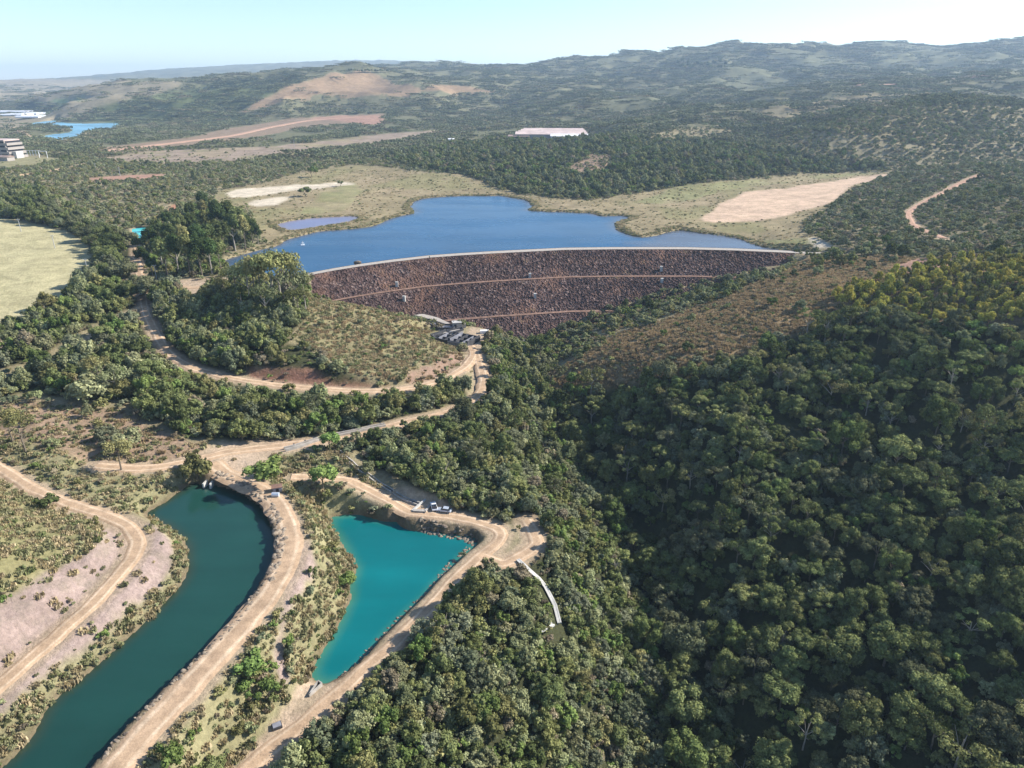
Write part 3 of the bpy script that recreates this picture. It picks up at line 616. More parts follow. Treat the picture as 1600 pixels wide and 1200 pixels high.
M['w_pool'] = water("shallow_pool_water", (.16, .17, .26), (.22, .18, .17), .25, .35, .1, .3)
M['w_far'] = water("far_lake_water", (.15, .33, .43), (.15, .35, .4), .25, .35, .1, .1, .25)
M['w_swim'] = water("small_turquoise_water", (.08, .50, .48), None, .2, .4)

# ------------------------------------------------------------------ ground mesh
ids = np.arange(NU * NV).reshape(NV, NU)
quads = np.stack([ids[:-1, :-1], ids[:-1, 1:], ids[1:, 1:], ids[1:, :-1]], -1).reshape(-1, 4)
CA = np.concatenate([CC, np.ones(H.shape + (1,))], -1).reshape(-1, 4)
gm = mesh_np("ground", np.stack([GX, GY, H], -1).reshape(-1, 3), quads, [M['ground']], None, True, {"col": ('FLOAT_COLOR', CA)})
tag(link("ground", gm), "rolling ground of dry grass, bare earth and scrub", None, None, 'structure')

# water surfaces (fan triangulated grid from the outline)
import bmesh
WLAB = dict(dark=("pond", "deep green canal shaped pond with a curved stone bank"), turq=("pond", "bright turquoise triangular pond"),
            lake=("lake", "blue reservoir behind the rock dam"), pool=("lake_pool", "shallow greyish pool in the marsh beside the reservoir"),
            farlake=("lake", "far pale blue lake below the plantation hill"), swim=("small_pond", "tiny bright turquoise pond behind the pine grove"))
for nm, (P, z) in waterW.items():
    # slightly widened outline, the bank cuts it off
    x0, y0, x1, y1 = P[:, 0].min(), P[:, 1].min(), P[:, 0].max(), P[:, 1].max()
    stepv = dict(dark=1.2, turq=1.2).get(nm, max(1.5, (y1 - y0) / 160))
    xs = np.arange(x0 - 3, x1 + 3 + stepv, stepv); ys = np.arange(y0 - 3, y1 + 3 + stepv, stepv)
    gx, gy = np.meshgrid(xs, ys); d, _ = segdist(P[::2], gx, gy, True); ins = inside(P, gx, gy)
    sdw = np.where(ins, -d, d); keepv = sdw < stepv * 1.5 + (0.6 if nm in ('dark', 'turq') else 2)
    idg = np.arange(gx.size).reshape(gx.shape); kq = keepv[:-1, :-1] & keepv[1:, :-1] & keepv[:-1, 1:] & keepv[1:, 1:]
    q = np.stack([idg[:-1, :-1], idg[:-1, 1:], idg[1:, 1:], idg[1:, :-1]], -1)[kq]
    used = np.unique(q); remap = np.zeros(gx.size, int); remap[used] = np.arange(len(used))
    w = 3.0 if nm in ('dark', 'turq') else 10
    sh = np.clip(1 + sdw / w, 0, 1) ** 1.5 * .8
    if nm == 'lake': sh = np.maximum(sh, smooth(70, 105, gx + fbm(gx / 15, gy / 15, 3) * 24) * .75)
    me = mesh_np(WLAB[nm][0], np.stack([gx, gy, np.full(gx.shape, z)], -1).reshape(-1, 3)[used], remap[q], [M['w_' + dict(farlake='far').get(nm, nm)]], None, False,
                 {"shore": ('FLOAT', np.clip(sh, 0, 1).ravel()[used])})
    tag(link(WLAB[nm][0], me), WLAB[nm][1], None, None, 'structure')

# dirt tracks
RLAB = dict(left="pale dirt track curving round the grass hill at the lower left", mid="sandy track between the forest belt and the ponds", east="wide dirt road on the curved bank east of the dark pond",
            upper="dirt road curving round the knoll to the dam foot", crestway="dirt track joining the dam crest", pond="dirt track beside the turquoise pond", spur="short sandy turning loop by the turquoise pond",
            outlet="narrow dirt path beside the covered channel", meadow="thin earth track crossing the left scrub", right="reddish dirt road on the right hillside", abutment="pale track end on the right dam shoulder")
def strip(nm, P, hw, mat, lab, lift, jit=.35, na=7, name='dirt_road'):
    P = np.asarray(P); T = np.gradient(P[:, :2], axis=0); T /= np.linalg.norm(T, axis=1)[:, None] + 1e-9; Nn = np.stack([T[:, 1], -T[:, 0]], 1)
    ac = np.linspace(-1, 1, na); k = np.arange(len(P)) 
    wl = hw * (1 + jit * fbm(k * .23, k * 0 + hash(nm) % 97 if False else k * 0 + len(nm) * 7.7, 61)); wr = hw * (1 + jit * fbm(k * .23, k * 0 + len(nm) * 3.1, 62))
    vs = []; av = []
    for j, a in enumerate(ac):
        wd = np.where(a < 0, wl, wr)
        x = P[:, 0] + Nn[:, 0] * a * wd; y = P[:, 1] + Nn[:, 1] * a * wd
        z = np.maximum(lookup(H, x, y), P[:, 2] - .3) + (lift if abs(a) < .99 else -.25) + .03 * (1 - a * a)
        vs.append(np.stack([x, y, z], 1)); av.append(np.full(len(P), a))
    vs = np.stack(vs, 1).reshape(-1, 3); av = np.stack(av, 1).ravel(); idr = np.arange(len(P) * na).reshape(len(P), na)
    q = np.stack([idr[:-1, :-1], idr[:-1, 1:], idr[1:, 1:], idr[1:, :-1]], -1).reshape(-1, 4)
    me = mesh_np(name, vs, q, [mat], None, True, {"across": ('FLOAT', av)})
    return tag(link(name, me), lab, None, None, 'structure')
for nm, (hw, P) in roadW.items():
    dense = catmull(P, False, 1.3)
    lift = .10 + .0005 * dense[:, 1].mean()
    strip(nm, dense, hw, M['reddirt'] if nm == 'right' else M['crest'] if nm == 'abutment' else M['dirt'], RLAB[nm], lift, .12 if nm == 'right' else .35, name='dirt_road' if nm not in ('crestway', 'spur', 'outlet', 'meadow', 'abutment') else 'dirt_path')
for nm, (hw, pts) in FARROADS.items():
    P = catmull(np.array([cast(*p) for p in pts]), False, 12)
    strip(nm, P, hw, M['reddirt'] if nm in ('terrace', 'ridge') else M['dirt'], "far " + dict(plain="pale road crossing the scrub at the left edge", station="pale road running past the concrete building to the far lake", terrace="red earth terrace road below the plantation hill", ridge="earth road on the right ridge")[nm], 1.2, name='dirt_road')

# ------------------------------------------------------------------ dam
dam = empty("rock_dam", (0, float(crest_y(0)), 0)); tag(dam, "long curved dam faced with dark red brown rockfill in front of the blue lake", "dam")
base = dam.location
sv = np.concatenate([np.arange(3.3, 24.4, .62), np.arange(28.9, 52.9, .62), np.arange(57.3, 92, .62)])
xs = np.arange(crestW[0, 0] - 6, crestW[-1, 0] - 14, .62)
def dam_part(s0, s1, name, mat, amp, step=.6, lab=None, lift=0):
    ss = np.arange(s0, s1 + step * .5, step); xs_ = np.arange(crestW[0, 0] - 6, crestW[-1, 0] - 10, step)
    X, Sg = np.meshgrid(xs_, ss)
    e = smooth(0, 1.2, np.minimum(Sg - s0, s1 - Sg)) if amp > 0 else 0
    r = np.random.default_rng(len(name) * 3 + int(s0)); jit = r.random(X.shape)
    big = np.maximum(0, vn(X / 1.3, Sg / 1.3, 5)) * .8 + (jit - .5) * .9
    Z = dam_z(Sg) + lift + amp * e * big + (fbm(X / 12, Sg / 12, 9) * .5 * e if amp else 0)
    Y = crest_y(X) - Sg
    # dip the sheet under the ground outside the face
    idg = np.arange(X.size).reshape(X.shape)
    q = np.stack([idg[:-1, :-1], idg[1:, :-1], idg[1:, 1:], idg[:-1, 1:]], -1).reshape(-1, 4)
    me = mesh_np(name, np.stack([X - base[0], Y - base[1], Z], -1).reshape(-1, 3), q, [mat], None, False)
    o = link(name, me, dam)
    if lab: o["label"] = lab
    return o
dam_part(3.0, 25.3, "rock_face", M['rockfill'], .55, lab="uppermost band of rockfill below the crest road")
dam_part(25.0, 27.8, "berm", M['berm'], 0, 1.2, "upper reddish earth ledge crossing the rock face", .25)
dam_part(27.5, 53.9, "rock_face", M['rockfill'], .6, lab="middle band of rockfill between the two ledges")
dam_part(53.5, 56.2, "berm", M['berm'], 0, 1.2, "lower reddish earth ledge crossing the rock face", .25)
dam_part(55.9, 92, "rock_face", M['rockfill'], .65, lab="lowest band of rockfill down to the dam foot")
dam_part(-3.8, 3.1, "crest_road", M['crest'], 0, 1.15, "pale gravel road along the top of the dam", .12)
dam_part(-20, -3.7, "upstream_face", M['rockfill'], .3, 1.2, "water side slope")
me_ = bpy.data.objects["upstream_face"].data
arr = np.zeros(len(me_.vertices) * 3, np.float32); me_.vertices.foreach_get('co', arr); arr = arr.reshape(-1, 3)
sgn = crest_y(arr[:, 0] + base[0]) - (arr[:, 1] + base[1]); arr[:, 2] = 25 + (sgn + 3.7) * .5; me_.vertices.foreach_set('co', arr.ravel()); me_.update()

# ------------------------------------------------------------------ foliage materials
def leafmat(name, lo, hi, extra=None, trans=.18):
    """colour differs from plant to plant (object random), from place to place and from leaf to leaf (tint)"""
    m = bpy.data.materials.new(name); m.use_nodes = True; t = m.node_tree; t.nodes.clear()
    r = N(t, "ShaderNodeObjectInfo").outputs["Random"]
    tint = N(t, "ShaderNodeAttribute", attribute_name="tint").outputs["Fac"]
    c = cmix(t, mrange(t, r, 0, .85, 0, 1), lo, hi)
    if extra: c = cmix(t, mrange(t, r, .86, .90, 0, 1), c, extra)
    r2 = N(t, "ShaderNodeTexWhiteNoise", noise_dimensions='1D'); t.links.new(r, r2.inputs["W"])
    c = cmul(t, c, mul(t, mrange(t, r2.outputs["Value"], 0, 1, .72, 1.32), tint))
    d = N(t, "ShaderNodeBsdfDiffuse"); t.links.new(c, d.inputs["Color"])
    tr = N(t, "ShaderNodeBsdfTranslucent"); t.links.new(c, tr.inputs["Color"])
    mx = N(t, "ShaderNodeMixShader"); mx.inputs[0].default_value = trans
    t.links.new(d.outputs[0], mx.inputs[1]); t.links.new(tr.outputs[0], mx.inputs[2])
    o = N(t, "ShaderNodeOutputMaterial"); t.links.new(mx.outputs[0], o.inputs[0]); return m
L = dict(
 dark=leafmat("dark_green_leaves", (0.106,0.131,0.049), (0.175,0.195,0.076)),
 moss=leafmat("moss_green_leaves", (0.153,0.180,0.065), (0.218,0.225,0.087)),
 fern=leafmat("fern_green_leaves", (.105,.140,.046), (.150,.175,.062)),
 dusk=leafmat("dull_green_leaves", (.125,.138,.072), (.170,.172,.092)),
 grey=leafmat("grey_green_leaves", (0.159,0.183,0.103), (0.216,0.225,0.136)),
 olive=leafmat("olive_leaves", (0.188,0.194,0.073), (0.254,0.231,0.097)),
 fresh=leafmat("fresh_green_leaves", (0.134,0.194,0.056), (0.190,0.241,0.073)),
 yellow=leafmat("yellow_green_leaves", (0.356,0.355,0.081), (0.483,0.403,0.098), (.18,.20,.06)),
 pine=leafmat("pine_needles", (.050,.080,.028), (.090,.110,.040)),
 brown=leafmat("dry_brown_leaves", (.19,.155,.105), (.25,.20,.135)),
 dryleaf=leafmat("pale_olive_leaves", (.22,.22,.11), (.29,.265,.145), (.17,.19,.08)),
 russet=leafmat("russet_grass", (.31,.225,.125), (.40,.30,.175), (.25,.23,.115), .3),
 straw=leafmat("dry_straw", (.38,.31,.17), (.48,.39,.24), (.26,.26,.12), .3),
 scrub=leafmat("scrub_leaves", (0.213,0.236,0.110), (0.297,0.298,0.155), (0.276,0.230,0.149)),
 far=leafmat("far_woodland_leaves", (0.136,0.158,0.078), (0.233,0.231,0.123), (0.252,0.216,0.132), .1),
)
# ------------------------------------------------------------------ plants
def crown_np(seed, R, Hc, z0, lobes, leaves, ls, flat=.75, core=True, shape='round', spread=1.0, lr0=.26, lr1=.2, low=.30):
    """a crown of many small leaf clumps gathered on uneven lobes; returns verts, quads, tint"""
    g = np.random.default_rng(seed); C = []
    for k in range(lobes):
        a = g.random() * 6.283; u = g.random()
        if shape == 'cone': h = g.random() ** .8; rr = (1 - h) * R * .75 * math.sqrt(g.random()) ; lr = R * (.30 + .25 * (1 - h)); z = z0 + h * Hc
        elif shape == 'umbrella': rr = R * .85 * math.sqrt(u); z = z0 + Hc * (.75 + .25 * g.random() - .25 * (rr / R) ** 2); lr = R * (.2 + .14 * g.random())
        else: rr = R * .72 * math.sqrt(u) * spread; z = z0 + Hc * (low + (.92 - low) * math.sqrt(max(0, 1 - (rr / R) ** 2)) * (.45 + .55 * g.random()) + .12 * g.normal() * (lr0 < .2)); lr = R * (lr0 + lr1 * g.random() ** 1.5)
        C.append((rr * math.cos(a), rr * math.sin(a), z, lr, .78 + .44 * g.random()))
    C = np.array(C); w = C[:, 3] ** 2; w /= w.sum(); idx = g.choice(len(C), leaves, p=w); c = C[idx]
    d = g.normal(size=(leaves, 3)); d[:, 2] += .25; d /= np.linalg.norm(d, axis=1)[:, None]
    rad = c[:, 3] * (.72 + .38 * g.random(leaves)); p = c[:, :3] + d * rad[:, None] * np.array([1, 1, flat])
    nrm = d + g.normal(size=(leaves, 3)) * .42; nrm[:, 2] += .15; nrm /= np.linalg.norm(nrm, axis=1)[:, None]
    t1 = np.cross(nrm, g.normal(size=(leaves, 3))); t1 /= np.linalg.norm(t1, axis=1)[:, None]; t2 = np.cross(nrm, t1)
    s = ls * (.6 + .8 * g.random(leaves))[:, None]
    q = np.stack([p - t1 * s * .5, p - t2 * s * .38, p + t1 * s * .5, p + t2 * s * .38], 1).reshape(-1, 3)
    tint = np.repeat(c[:, 4] * (.75 + .5 * g.random(leaves)), 4)
    faces = np.arange(leaves * 4).reshape(-1, 4)
    if core:  # the leafy mass inside each lobe, low detail
        oc = np.array([(1,0,0),(0,1,0),(-1,0,0),(0,-1,0),(.6,.6,.7),(-.6,.6,.7),(-.6,-.6,.7),(.6,-.6,.7),(.5,.5,-.8),(-.5,.5,-.8),(-.5,-.5,-.8),(.5,-.5,-.8)])
        of = [(4,5,6,7),(0,4,7,3),(0,1,5,4),(1,2,6,5),(2,3,7,6),(8,0,3,11),(8,9,1,0),(9,10,2,1),(10,11,3,2),(11,10,9,8)]
        vs = []; fs = []; tn = []
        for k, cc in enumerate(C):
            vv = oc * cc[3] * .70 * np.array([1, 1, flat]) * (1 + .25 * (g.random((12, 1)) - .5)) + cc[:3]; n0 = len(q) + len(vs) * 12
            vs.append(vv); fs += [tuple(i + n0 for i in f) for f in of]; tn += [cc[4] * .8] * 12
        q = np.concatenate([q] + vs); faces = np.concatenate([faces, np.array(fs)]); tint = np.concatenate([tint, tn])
    return q, faces, tint
def trunk_mb(seed, h, r, R, limbs=4, hb=.45):
    g = random.Random(seed); mb = MB()
    top = (g.uniform(-.3, .3), g.uniform(-.3, .3), h)
    mb.tube([(0, 0, -.8), (0, 0, h * hb * .5), (top[0] * .5, top[1] * .5, h * hb), top], [r * 1.35, r, r * .8, r * .35], 6)
    for k in range(limbs):
        a = k * 6.28 / limbs + g.uniform(-.4, .4); z = h * (hb + g.uniform(-.05, .25)); l = R * g.uniform(.55, .85)
        mb.tube([(0, 0, z), (math.cos(a) * l * .5, math.sin(a) * l * .5, z + l * .45), (math.cos(a) * l, math.sin(a) * l, z + l * .8)], [r * .55, r * .35, r * .12], 5)
    return mb
def merged(name, crown, mb, leaf, bark):
    q, f, tint = crown; tv = np.array(mb.v); n0 = len(q)
    tq = []
    for fc in mb.f:
        if len(fc) == 4: tq.append([i + n0 for i in fc])
        elif len(fc) > 4:
            for k in range(1, len(fc) - 2, 2): tq.append([fc[0] + n0, fc[k] + n0, fc[k + 1] + n0, fc[k + 2] + n0])
    return mesh_np(name, np.concatenate([q, tv]), np.concatenate([f, np.array(tq)]), [leaf, bark], [0] * len(f) + [1] * len(tq), False, {"tint": ('FLOAT', np.concatenate([tint, np.ones(len(tv))]))})
PROTO = {}
def proto(key, kinds, seedbase, R, Hc, z0, lobes, leaves, ls, tr=(.25, 3), **kw):
    """for each leaf colour a crown mesh, a trunk mesh and a merged mesh for the uncounted mass"""
    out = []
    for i, k in enumerate(kinds):
        s = seedbase + i; g = random.Random(s); rr = R * g.uniform(.85, 1.15); hh = Hc * g.uniform(.8, 1.2)
        cr = crown_np(s, rr, hh, z0 * g.uniform(.85, 1.15), lobes, leaves, ls, **kw); mb = trunk_mb(s, z0 + hh * .6, tr[0], rr, tr[1])
        cm = mesh_np(key + "_crown", *cr[:2], [L[k]], None, False, {"tint": ('FLOAT', cr[2])})
        tm = mb.mesh(key + "_trunk", M['palebark'] if key in ('gum', 'pine', 'emergent') and i % 2 else M['bark'])
        out.append((k, cm, tm, merged(key, cr, mb, L[k], M['palebark'] if key in ('gum', 'pine', 'emergent') and i % 2 else M['bark'])))
    PROTO[key] = out
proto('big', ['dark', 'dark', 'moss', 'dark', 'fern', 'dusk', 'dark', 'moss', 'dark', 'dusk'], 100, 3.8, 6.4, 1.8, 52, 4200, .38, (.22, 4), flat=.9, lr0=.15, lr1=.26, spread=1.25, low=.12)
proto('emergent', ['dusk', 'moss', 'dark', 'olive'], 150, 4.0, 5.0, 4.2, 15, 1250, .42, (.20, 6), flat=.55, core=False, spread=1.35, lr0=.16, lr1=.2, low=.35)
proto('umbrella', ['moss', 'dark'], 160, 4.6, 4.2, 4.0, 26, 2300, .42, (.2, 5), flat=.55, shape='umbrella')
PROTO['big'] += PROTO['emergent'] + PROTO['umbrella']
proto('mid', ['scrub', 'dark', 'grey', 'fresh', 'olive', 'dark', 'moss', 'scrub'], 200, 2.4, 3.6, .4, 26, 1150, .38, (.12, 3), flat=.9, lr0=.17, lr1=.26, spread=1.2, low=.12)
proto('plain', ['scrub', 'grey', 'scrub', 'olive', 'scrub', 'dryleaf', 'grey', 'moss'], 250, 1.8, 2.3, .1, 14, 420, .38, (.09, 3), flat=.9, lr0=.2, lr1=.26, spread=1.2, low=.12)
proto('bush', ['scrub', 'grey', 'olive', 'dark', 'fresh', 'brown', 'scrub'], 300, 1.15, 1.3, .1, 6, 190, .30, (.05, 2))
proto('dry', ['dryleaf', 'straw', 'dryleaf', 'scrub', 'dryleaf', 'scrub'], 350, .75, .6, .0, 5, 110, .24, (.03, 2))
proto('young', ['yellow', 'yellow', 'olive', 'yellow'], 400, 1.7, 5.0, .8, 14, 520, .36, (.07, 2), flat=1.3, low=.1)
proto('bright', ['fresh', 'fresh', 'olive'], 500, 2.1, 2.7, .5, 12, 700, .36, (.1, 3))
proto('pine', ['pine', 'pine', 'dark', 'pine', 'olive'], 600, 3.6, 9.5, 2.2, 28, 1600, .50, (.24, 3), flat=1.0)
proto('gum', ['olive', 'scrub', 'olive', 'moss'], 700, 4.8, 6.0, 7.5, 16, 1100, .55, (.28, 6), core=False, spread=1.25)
# grass tussocks
def tussock(seed, R, h, n):
    g = np.random.default_rng(seed); a = g.random(n) * 6.283; r = R * np.sqrt(g.random(n)); x = r * np.cos(a); y = r * np.sin(a)
    hh = h * (.5 + .7 * g.random(n)); w = .10 + .12 * g.random(n); b = g.random(n) * 6.283; lx = (g.random(n) - .5) * .6 * h; ly = (g.random(n) - .5) * .6 * h
    bx = np.cos(b) * w; by = np.sin(b) * w
    q = np.stack([np.stack([x - bx, y - by, x * 0 - .1], 1), np.stack([x + bx, y + by, x * 0 - .1], 1), np.stack([x + bx * .5 + lx, y + by * .5 + ly, hh], 1), np.stack([x - bx * .5 + lx, y - by * .5 + ly, hh], 1)], 1).reshape(-1, 3)
    return q, np.arange(n * 4).reshape(-1, 4), np.repeat(.75 + .5 * g.random(n), 4)
TUS = []
for i, k in enumerate(('straw', 'straw', 'dryleaf', 'straw', 'dryleaf')):
    q, f, tn = tussock(i, .8, .5, 46); TUS.append(mesh_np("grass_tussock", q, f, [L[k]], None, False, {"tint": ('FLOAT', tn)}))
RTUS = []
for i in range(4):
    q, f, tn = tussock(20 + i, .9, .5, 46); RTUS.append(mesh_np("russet_tussock", q, f, [L['russet']], None, False, {"tint": ('FLOAT', tn)}))
# far woodland: a patch of small trees
PAT = []
for i in range(6):
    g = np.random.default_rng(900 + i); vs = []; fs = []; tn = []; n0 = 0
    for k in range(26):
        rr = 2.2 + 1.6 * g.random(); q, f, t_ = crown_np(9000 + i * 40 + k, rr, rr * 1.5, 1.2, 4, 34, 1.5, core=True)
        q = q + np.array([(g.random() - .5) * 32, (g.random() - .5) * 32, g.random() * 1.0 - .8]); vs.append(q); fs.append(f + n0); tn.append(t_ * (.65 + .7 * g.random())); n0 += len(q)
    PAT.append(mesh_np("woodland_patch", np.concatenate(vs), np.concatenate(fs), [L['far']], None, False, {"tint": ('FLOAT', np.concatenate(tn))}))

# ------------------------------------------------------------------ scatter points
area = np.abs(np.gradient(GX, axis=1) * np.gradient(GY, axis=0))
def points(key, ymin, ymax, cap=None, dens=1.0):
    D = VEG[key] * area * dens * ((GY > ymin) & (GY < ymax))
    n = rng.poisson(D); i, j = np.nonzero(n); r = n[i, j]; i = np.repeat(i, r); j = np.repeat(j, r)
    fi = np.clip(i + rng.random(len(i)) - .5, 0, NV - 1); fj = np.clip(j + rng.random(len(j)) - .5, 0, NU - 1)
    v = V[0] + fi * (V[1] - V[0]); u = U[0] + fj * (U[1] - U[0]); y = np.exp(v) - Y0; x = u * (y + Y0); z = lookup(H, x, y)
    px, py, dep = to_px(x, y, z); k = (px > -260) & (px < 1960) & (py < 1480) & (py > -50)
    rdk = np.ones(len(x), bool)
    return x[k], y[k], z[k], px[k], py[k], dep[k], REGID[i[k], j[k]]
def thin(P, dmin):
    """drop points closer than dmin (random order, hash grid)"""
    x, y = P[0], P[1]; cell = {}; keep = []
    for i in rng.permutation(len(x)):
        c = (int(x[i] // dmin), int(y[i] // dmin)); ok = True
        for a in (-1, 0, 1):
            for b in (-1, 0, 1):
                for k in cell.get((c[0] + a, c[1] + b), ()):
                    if (x[k] - x[i]) ** 2 + (y[k] - y[i]) ** 2 < dmin * dmin: ok = False; break
                if not ok: break
            if not ok: break
        if ok: cell.setdefault(c, []).append(i); keep.append(i)
    keep = np.array(keep, int); return tuple(a[keep] for a in P)
def mass(name, label, cat, meshes, x, y, z, sc, seed):
    """the uncounted rest: one object whose points carry instances"""
    n = len(x); g = np.random.default_rng(seed)
    me = bpy.data.meshes.new(name); me.vertices.add(n); me.vertices.foreach_set('co', np.stack([x, y, z], 1).astype(np.float32).ravel())
    for k, typ, arr in (("scl", 'FLOAT_VECTOR', sc), ("rot", 'FLOAT_VECTOR', np.stack([g.normal(size=n) * .06, g.normal(size=n) * .06, g.random(n) * 6.283], 1))):
        a = me.attributes.new(k, typ, 'POINT'); a.data.foreach_set('vector', arr.astype(np.float32).ravel())
    a = me.attributes.new("pick", 'INT', 'POINT'); a.data.foreach_set('value', g.integers(0, len(meshes), n).astype(np.int32))
    o = link(name, me)
    ng = bpy.data.node_groups.new(name + "_scatter", 'GeometryNodeTree')
    ng.interface.new_socket("Geometry", in_out='INPUT', socket_type='NodeSocketGeometry'); ng.interface.new_socket("Geometry", in_out='OUTPUT', socket_type='NodeSocketGeometry')
    gi = ng.nodes.new("NodeGroupInput"); go = ng.nodes.new("NodeGroupOutput"); ip = ng.nodes.new("GeometryNodeInstanceOnPoints"); jn = ng.nodes.new("GeometryNodeJoinGeometry")
    for k, mm in enumerate(meshes):
        src = bpy.data.objects.new(mm.name, mm); oi = ng.nodes.new("GeometryNodeObjectInfo"); oi.inputs[0].default_value = src
        gi2 = ng.nodes.new("GeometryNodeGeometryToInstance"); ng.links.new(oi.outputs["Geometry"], gi2.inputs[0]); ng.links.new(gi2.outputs[0], jn.inputs[0])
    def attr(nm, typ):
        a = ng.nodes.new("GeometryNodeInputNamedAttribute"); a.data_type = typ; a.inputs[0].default_value = nm; return a.outputs[0]
    ip.inputs["Pick Instance"].default_value = True
    ng.links.new(gi.outputs[0], ip.inputs["Points"]); ng.links.new(jn.outputs[0], ip.inputs["Instance"]); ng.links.new(attr("pick", 'INT'), ip.inputs["Instance Index"])
    ng.links.new(attr("rot", 'FLOAT_VECTOR'), ip.inputs["Rotation"]); ng.links.new(attr("scl", 'FLOAT_VECTOR'), ip.inputs["Scale"]); ng.links.new(ip.outputs[0], go.inputs[0])
    md = o.modifiers.new("scatter", 'NODES'); md.node_group = ng
    return tag(o, label, cat, None, 'stuff')
LEAFWORD = dict(moss="moss green", fern="mid green", dusk="dull grey green", dryleaf="pale olive", straw="straw coloured", dark="dark green", grey="grey green", olive="olive green", fresh="fresh green", yellow="yellow green", pine="deep green", brown="dry brown", scrub="dull green")
def individual(name, cat, key, pr, x, y, z, s, rz, label, group, sz=None):
    """one plant: an Empty at its foot with crown and trunk"""
    e = empty(name, (x, y, z), rz); e.scale = (s, s, sz or s); tag(e, label, cat, group)
    c = bpy.data.objects.new("crown", pr[1]); COL.objects.link(c); c.parent = e
    t_ = bpy.data.objects.new("trunk", pr[2]); COL.objects.link(t_); t_.parent = e
    return e
def where_in(px, py, rid):
    nm = REGNAME[rid]
    if nm in ('forestR', 'brightR'):
        return "forest at the lower right corner" if px > 1250 and py > 900 else "forest along the gorge" if py > 900 else "shaded forest on the right hillside"
    if nm == 'forestL': return "sunlit woodland below the turquoise pond road" if py > 850 else "sunlit woodland between the channel and the gorge"
    if nm in ('bankM', 'bankM2', 'bankM3', 'pinkstrip'): return "bank between the two ponds"
    if nm in ('bankW', 'cutout', 'cutin'): return "bank west of the dark pond"
    if nm in ('hillgrass', 'verge'): return "grassy ground by the lower left road"
    if nm == 'brownleft': return "brown clearing at the left edge"
    if nm in ('knoll', 'knollwood', 'knollwood2', 'redcut', 'redcut2'): return "grassy knoll before the dam"
    if nm in ('leftwood', 'treeline'): return "woodland belt left of the knoll"
    if nm in ('spur', 'spurscrub', 'pinkpatch'): return "brown spur right of the dam"
    if nm == 'yellow': return "young plantation on the right ridge"
    return "scrub on the plain"
def split_off(P, size, n, px_ok=True):
    inview = (P[3] > 0) & (P[3] < 1600) & (P[4] < 1215) & (P[4] > 0)
    score = np.where(inview, size / P[5], 0); o = np.argsort(-score)[:n]; m = np.zeros(len(P[0]), bool); m[o] = True
    return m & inview
PT = {}
bigP = thin(points('big', 60, 900), 4.7); g = np.random.default_rng(5); sbig = g.uniform(.6, 1.0, len(bigP[0])) + .55 * g.random(len(bigP[0])) ** 4
midP = thin(points('mid', 60, 1250), 2.15); smid = g.uniform(.6, 1.35, len(midP[0])) * np.where(np.isin(midP[6], [REGNAME.index('knollwood'), REGNAME.index('woodpoint'), REGNAME.index('leftwood'), REGNAME.index('treeline')]), 1.35, 1.0)
def populate(kname, key, P, s, n, catname, masslabel, group, sink=.0):
    m = split_off(P, s, n); pr = PROTO[key]
    for i in np.nonzero(m)[0]:
        p = pr[int(rng.integers(len(pr)))]; loc = where_in(P[3][i], P[4][i], P[6][i])
        szw = "tall " if s[i] > 1.1 else "small " if s[i] < .8 else ""
        individual(kname, catname, key, p, P[0][i], P[1][i], P[2][i] - sink, s[i], rng.random() * 6.28, f"{szw}{LEAFWORD[p[0]]} {group} in the {loc}".replace('  ', ' '), f"{group}s in the {loc}", s[i] * rng.uniform(.72, 1.3))
    r = ~m
    if r.sum(): mass(*masslabel, [q[3] for q in pr], P[0][r], P[1][r], P[2][r] - sink, np.stack([s[r], s[r], s[r] * rng.uniform(.7, 1.35, r.sum())], 1), len(key))
populate('forest_tree', 'big', bigP, sbig, 300, 'tree', ('forest', "dense dark forest covering the right hillside", 'forest'), 'broadleaf tree')
populate('small_tree', 'mid', midP, smid, 300, 'tree', ('woodland', "sea of small rounded trees over the slopes and plain", 'woodland'), 'small tree')
plP = thin(points('plain', 60, 1250), 2.0); spl = g.uniform(.6, 1.5, len(plP[0]))
populate('scrub_tree', 'plain', plP, spl, 300, 'tree', ('scrub_woodland', "open grey green scrub trees over the plain and right slope", 'woodland'), 'scrub tree')
dP = points('dry', 60, 700); sdr = g.uniform(.5, 1.5, len(dP[0]))
populate('dry_shrub', 'dry', dP, sdr, 300, 'shrub', ('dry_scrub', "pale low shrubs mixed with the dry grass", 'scrub'), 'dry shrub')
bushP = points('bush', 60, 1100); sb = g.uniform(.55, 1.6, len(bushP[0]))
populate('shrub', 'bush', bushP, sb, 300, 'shrub', ('scrub', "low scrub dotted over the banks and hills", 'scrub'), 'shrub')
yP = thin(points('young', 60, 900), 1.9); sy = g.uniform(.7, 1.25, len(yP[0]))
populate('young_tree', 'young', yP, sy, 300, 'tree', ('young_plantation', "yellow green young plantation on the right ridge", 'plantation'), 'young tree')
brP = thin(points('bright', 60, 700), 2.0); sbr = g.uniform(.7, 1.5, len(brP[0]))
populate('leafy_tree', 'bright', brP, sbr, 220, 'tree', ('bright_thicket', "bright green leafy thicket", 'thicket'), 'leafy tree')
tP = points('tuft', 60, 900); st = g.uniform(.5, 1.5, len(tP[0]))
mass('dry_grass', "tufts of dry straw coloured grass on the banks and hills", 'grass', TUS, tP[0], tP[1], tP[2], np.stack([st] * 3, 1), 3)
tP = points('rtuft', 60, 620); st = g.uniform(.6, 1.6, len(tP[0]))
mass('russet_grass', "russet brown grass covering the spur right of the dam", 'grass', RTUS, tP[0], tP[1], tP[2], np.stack([st] * 3, 1), 4)
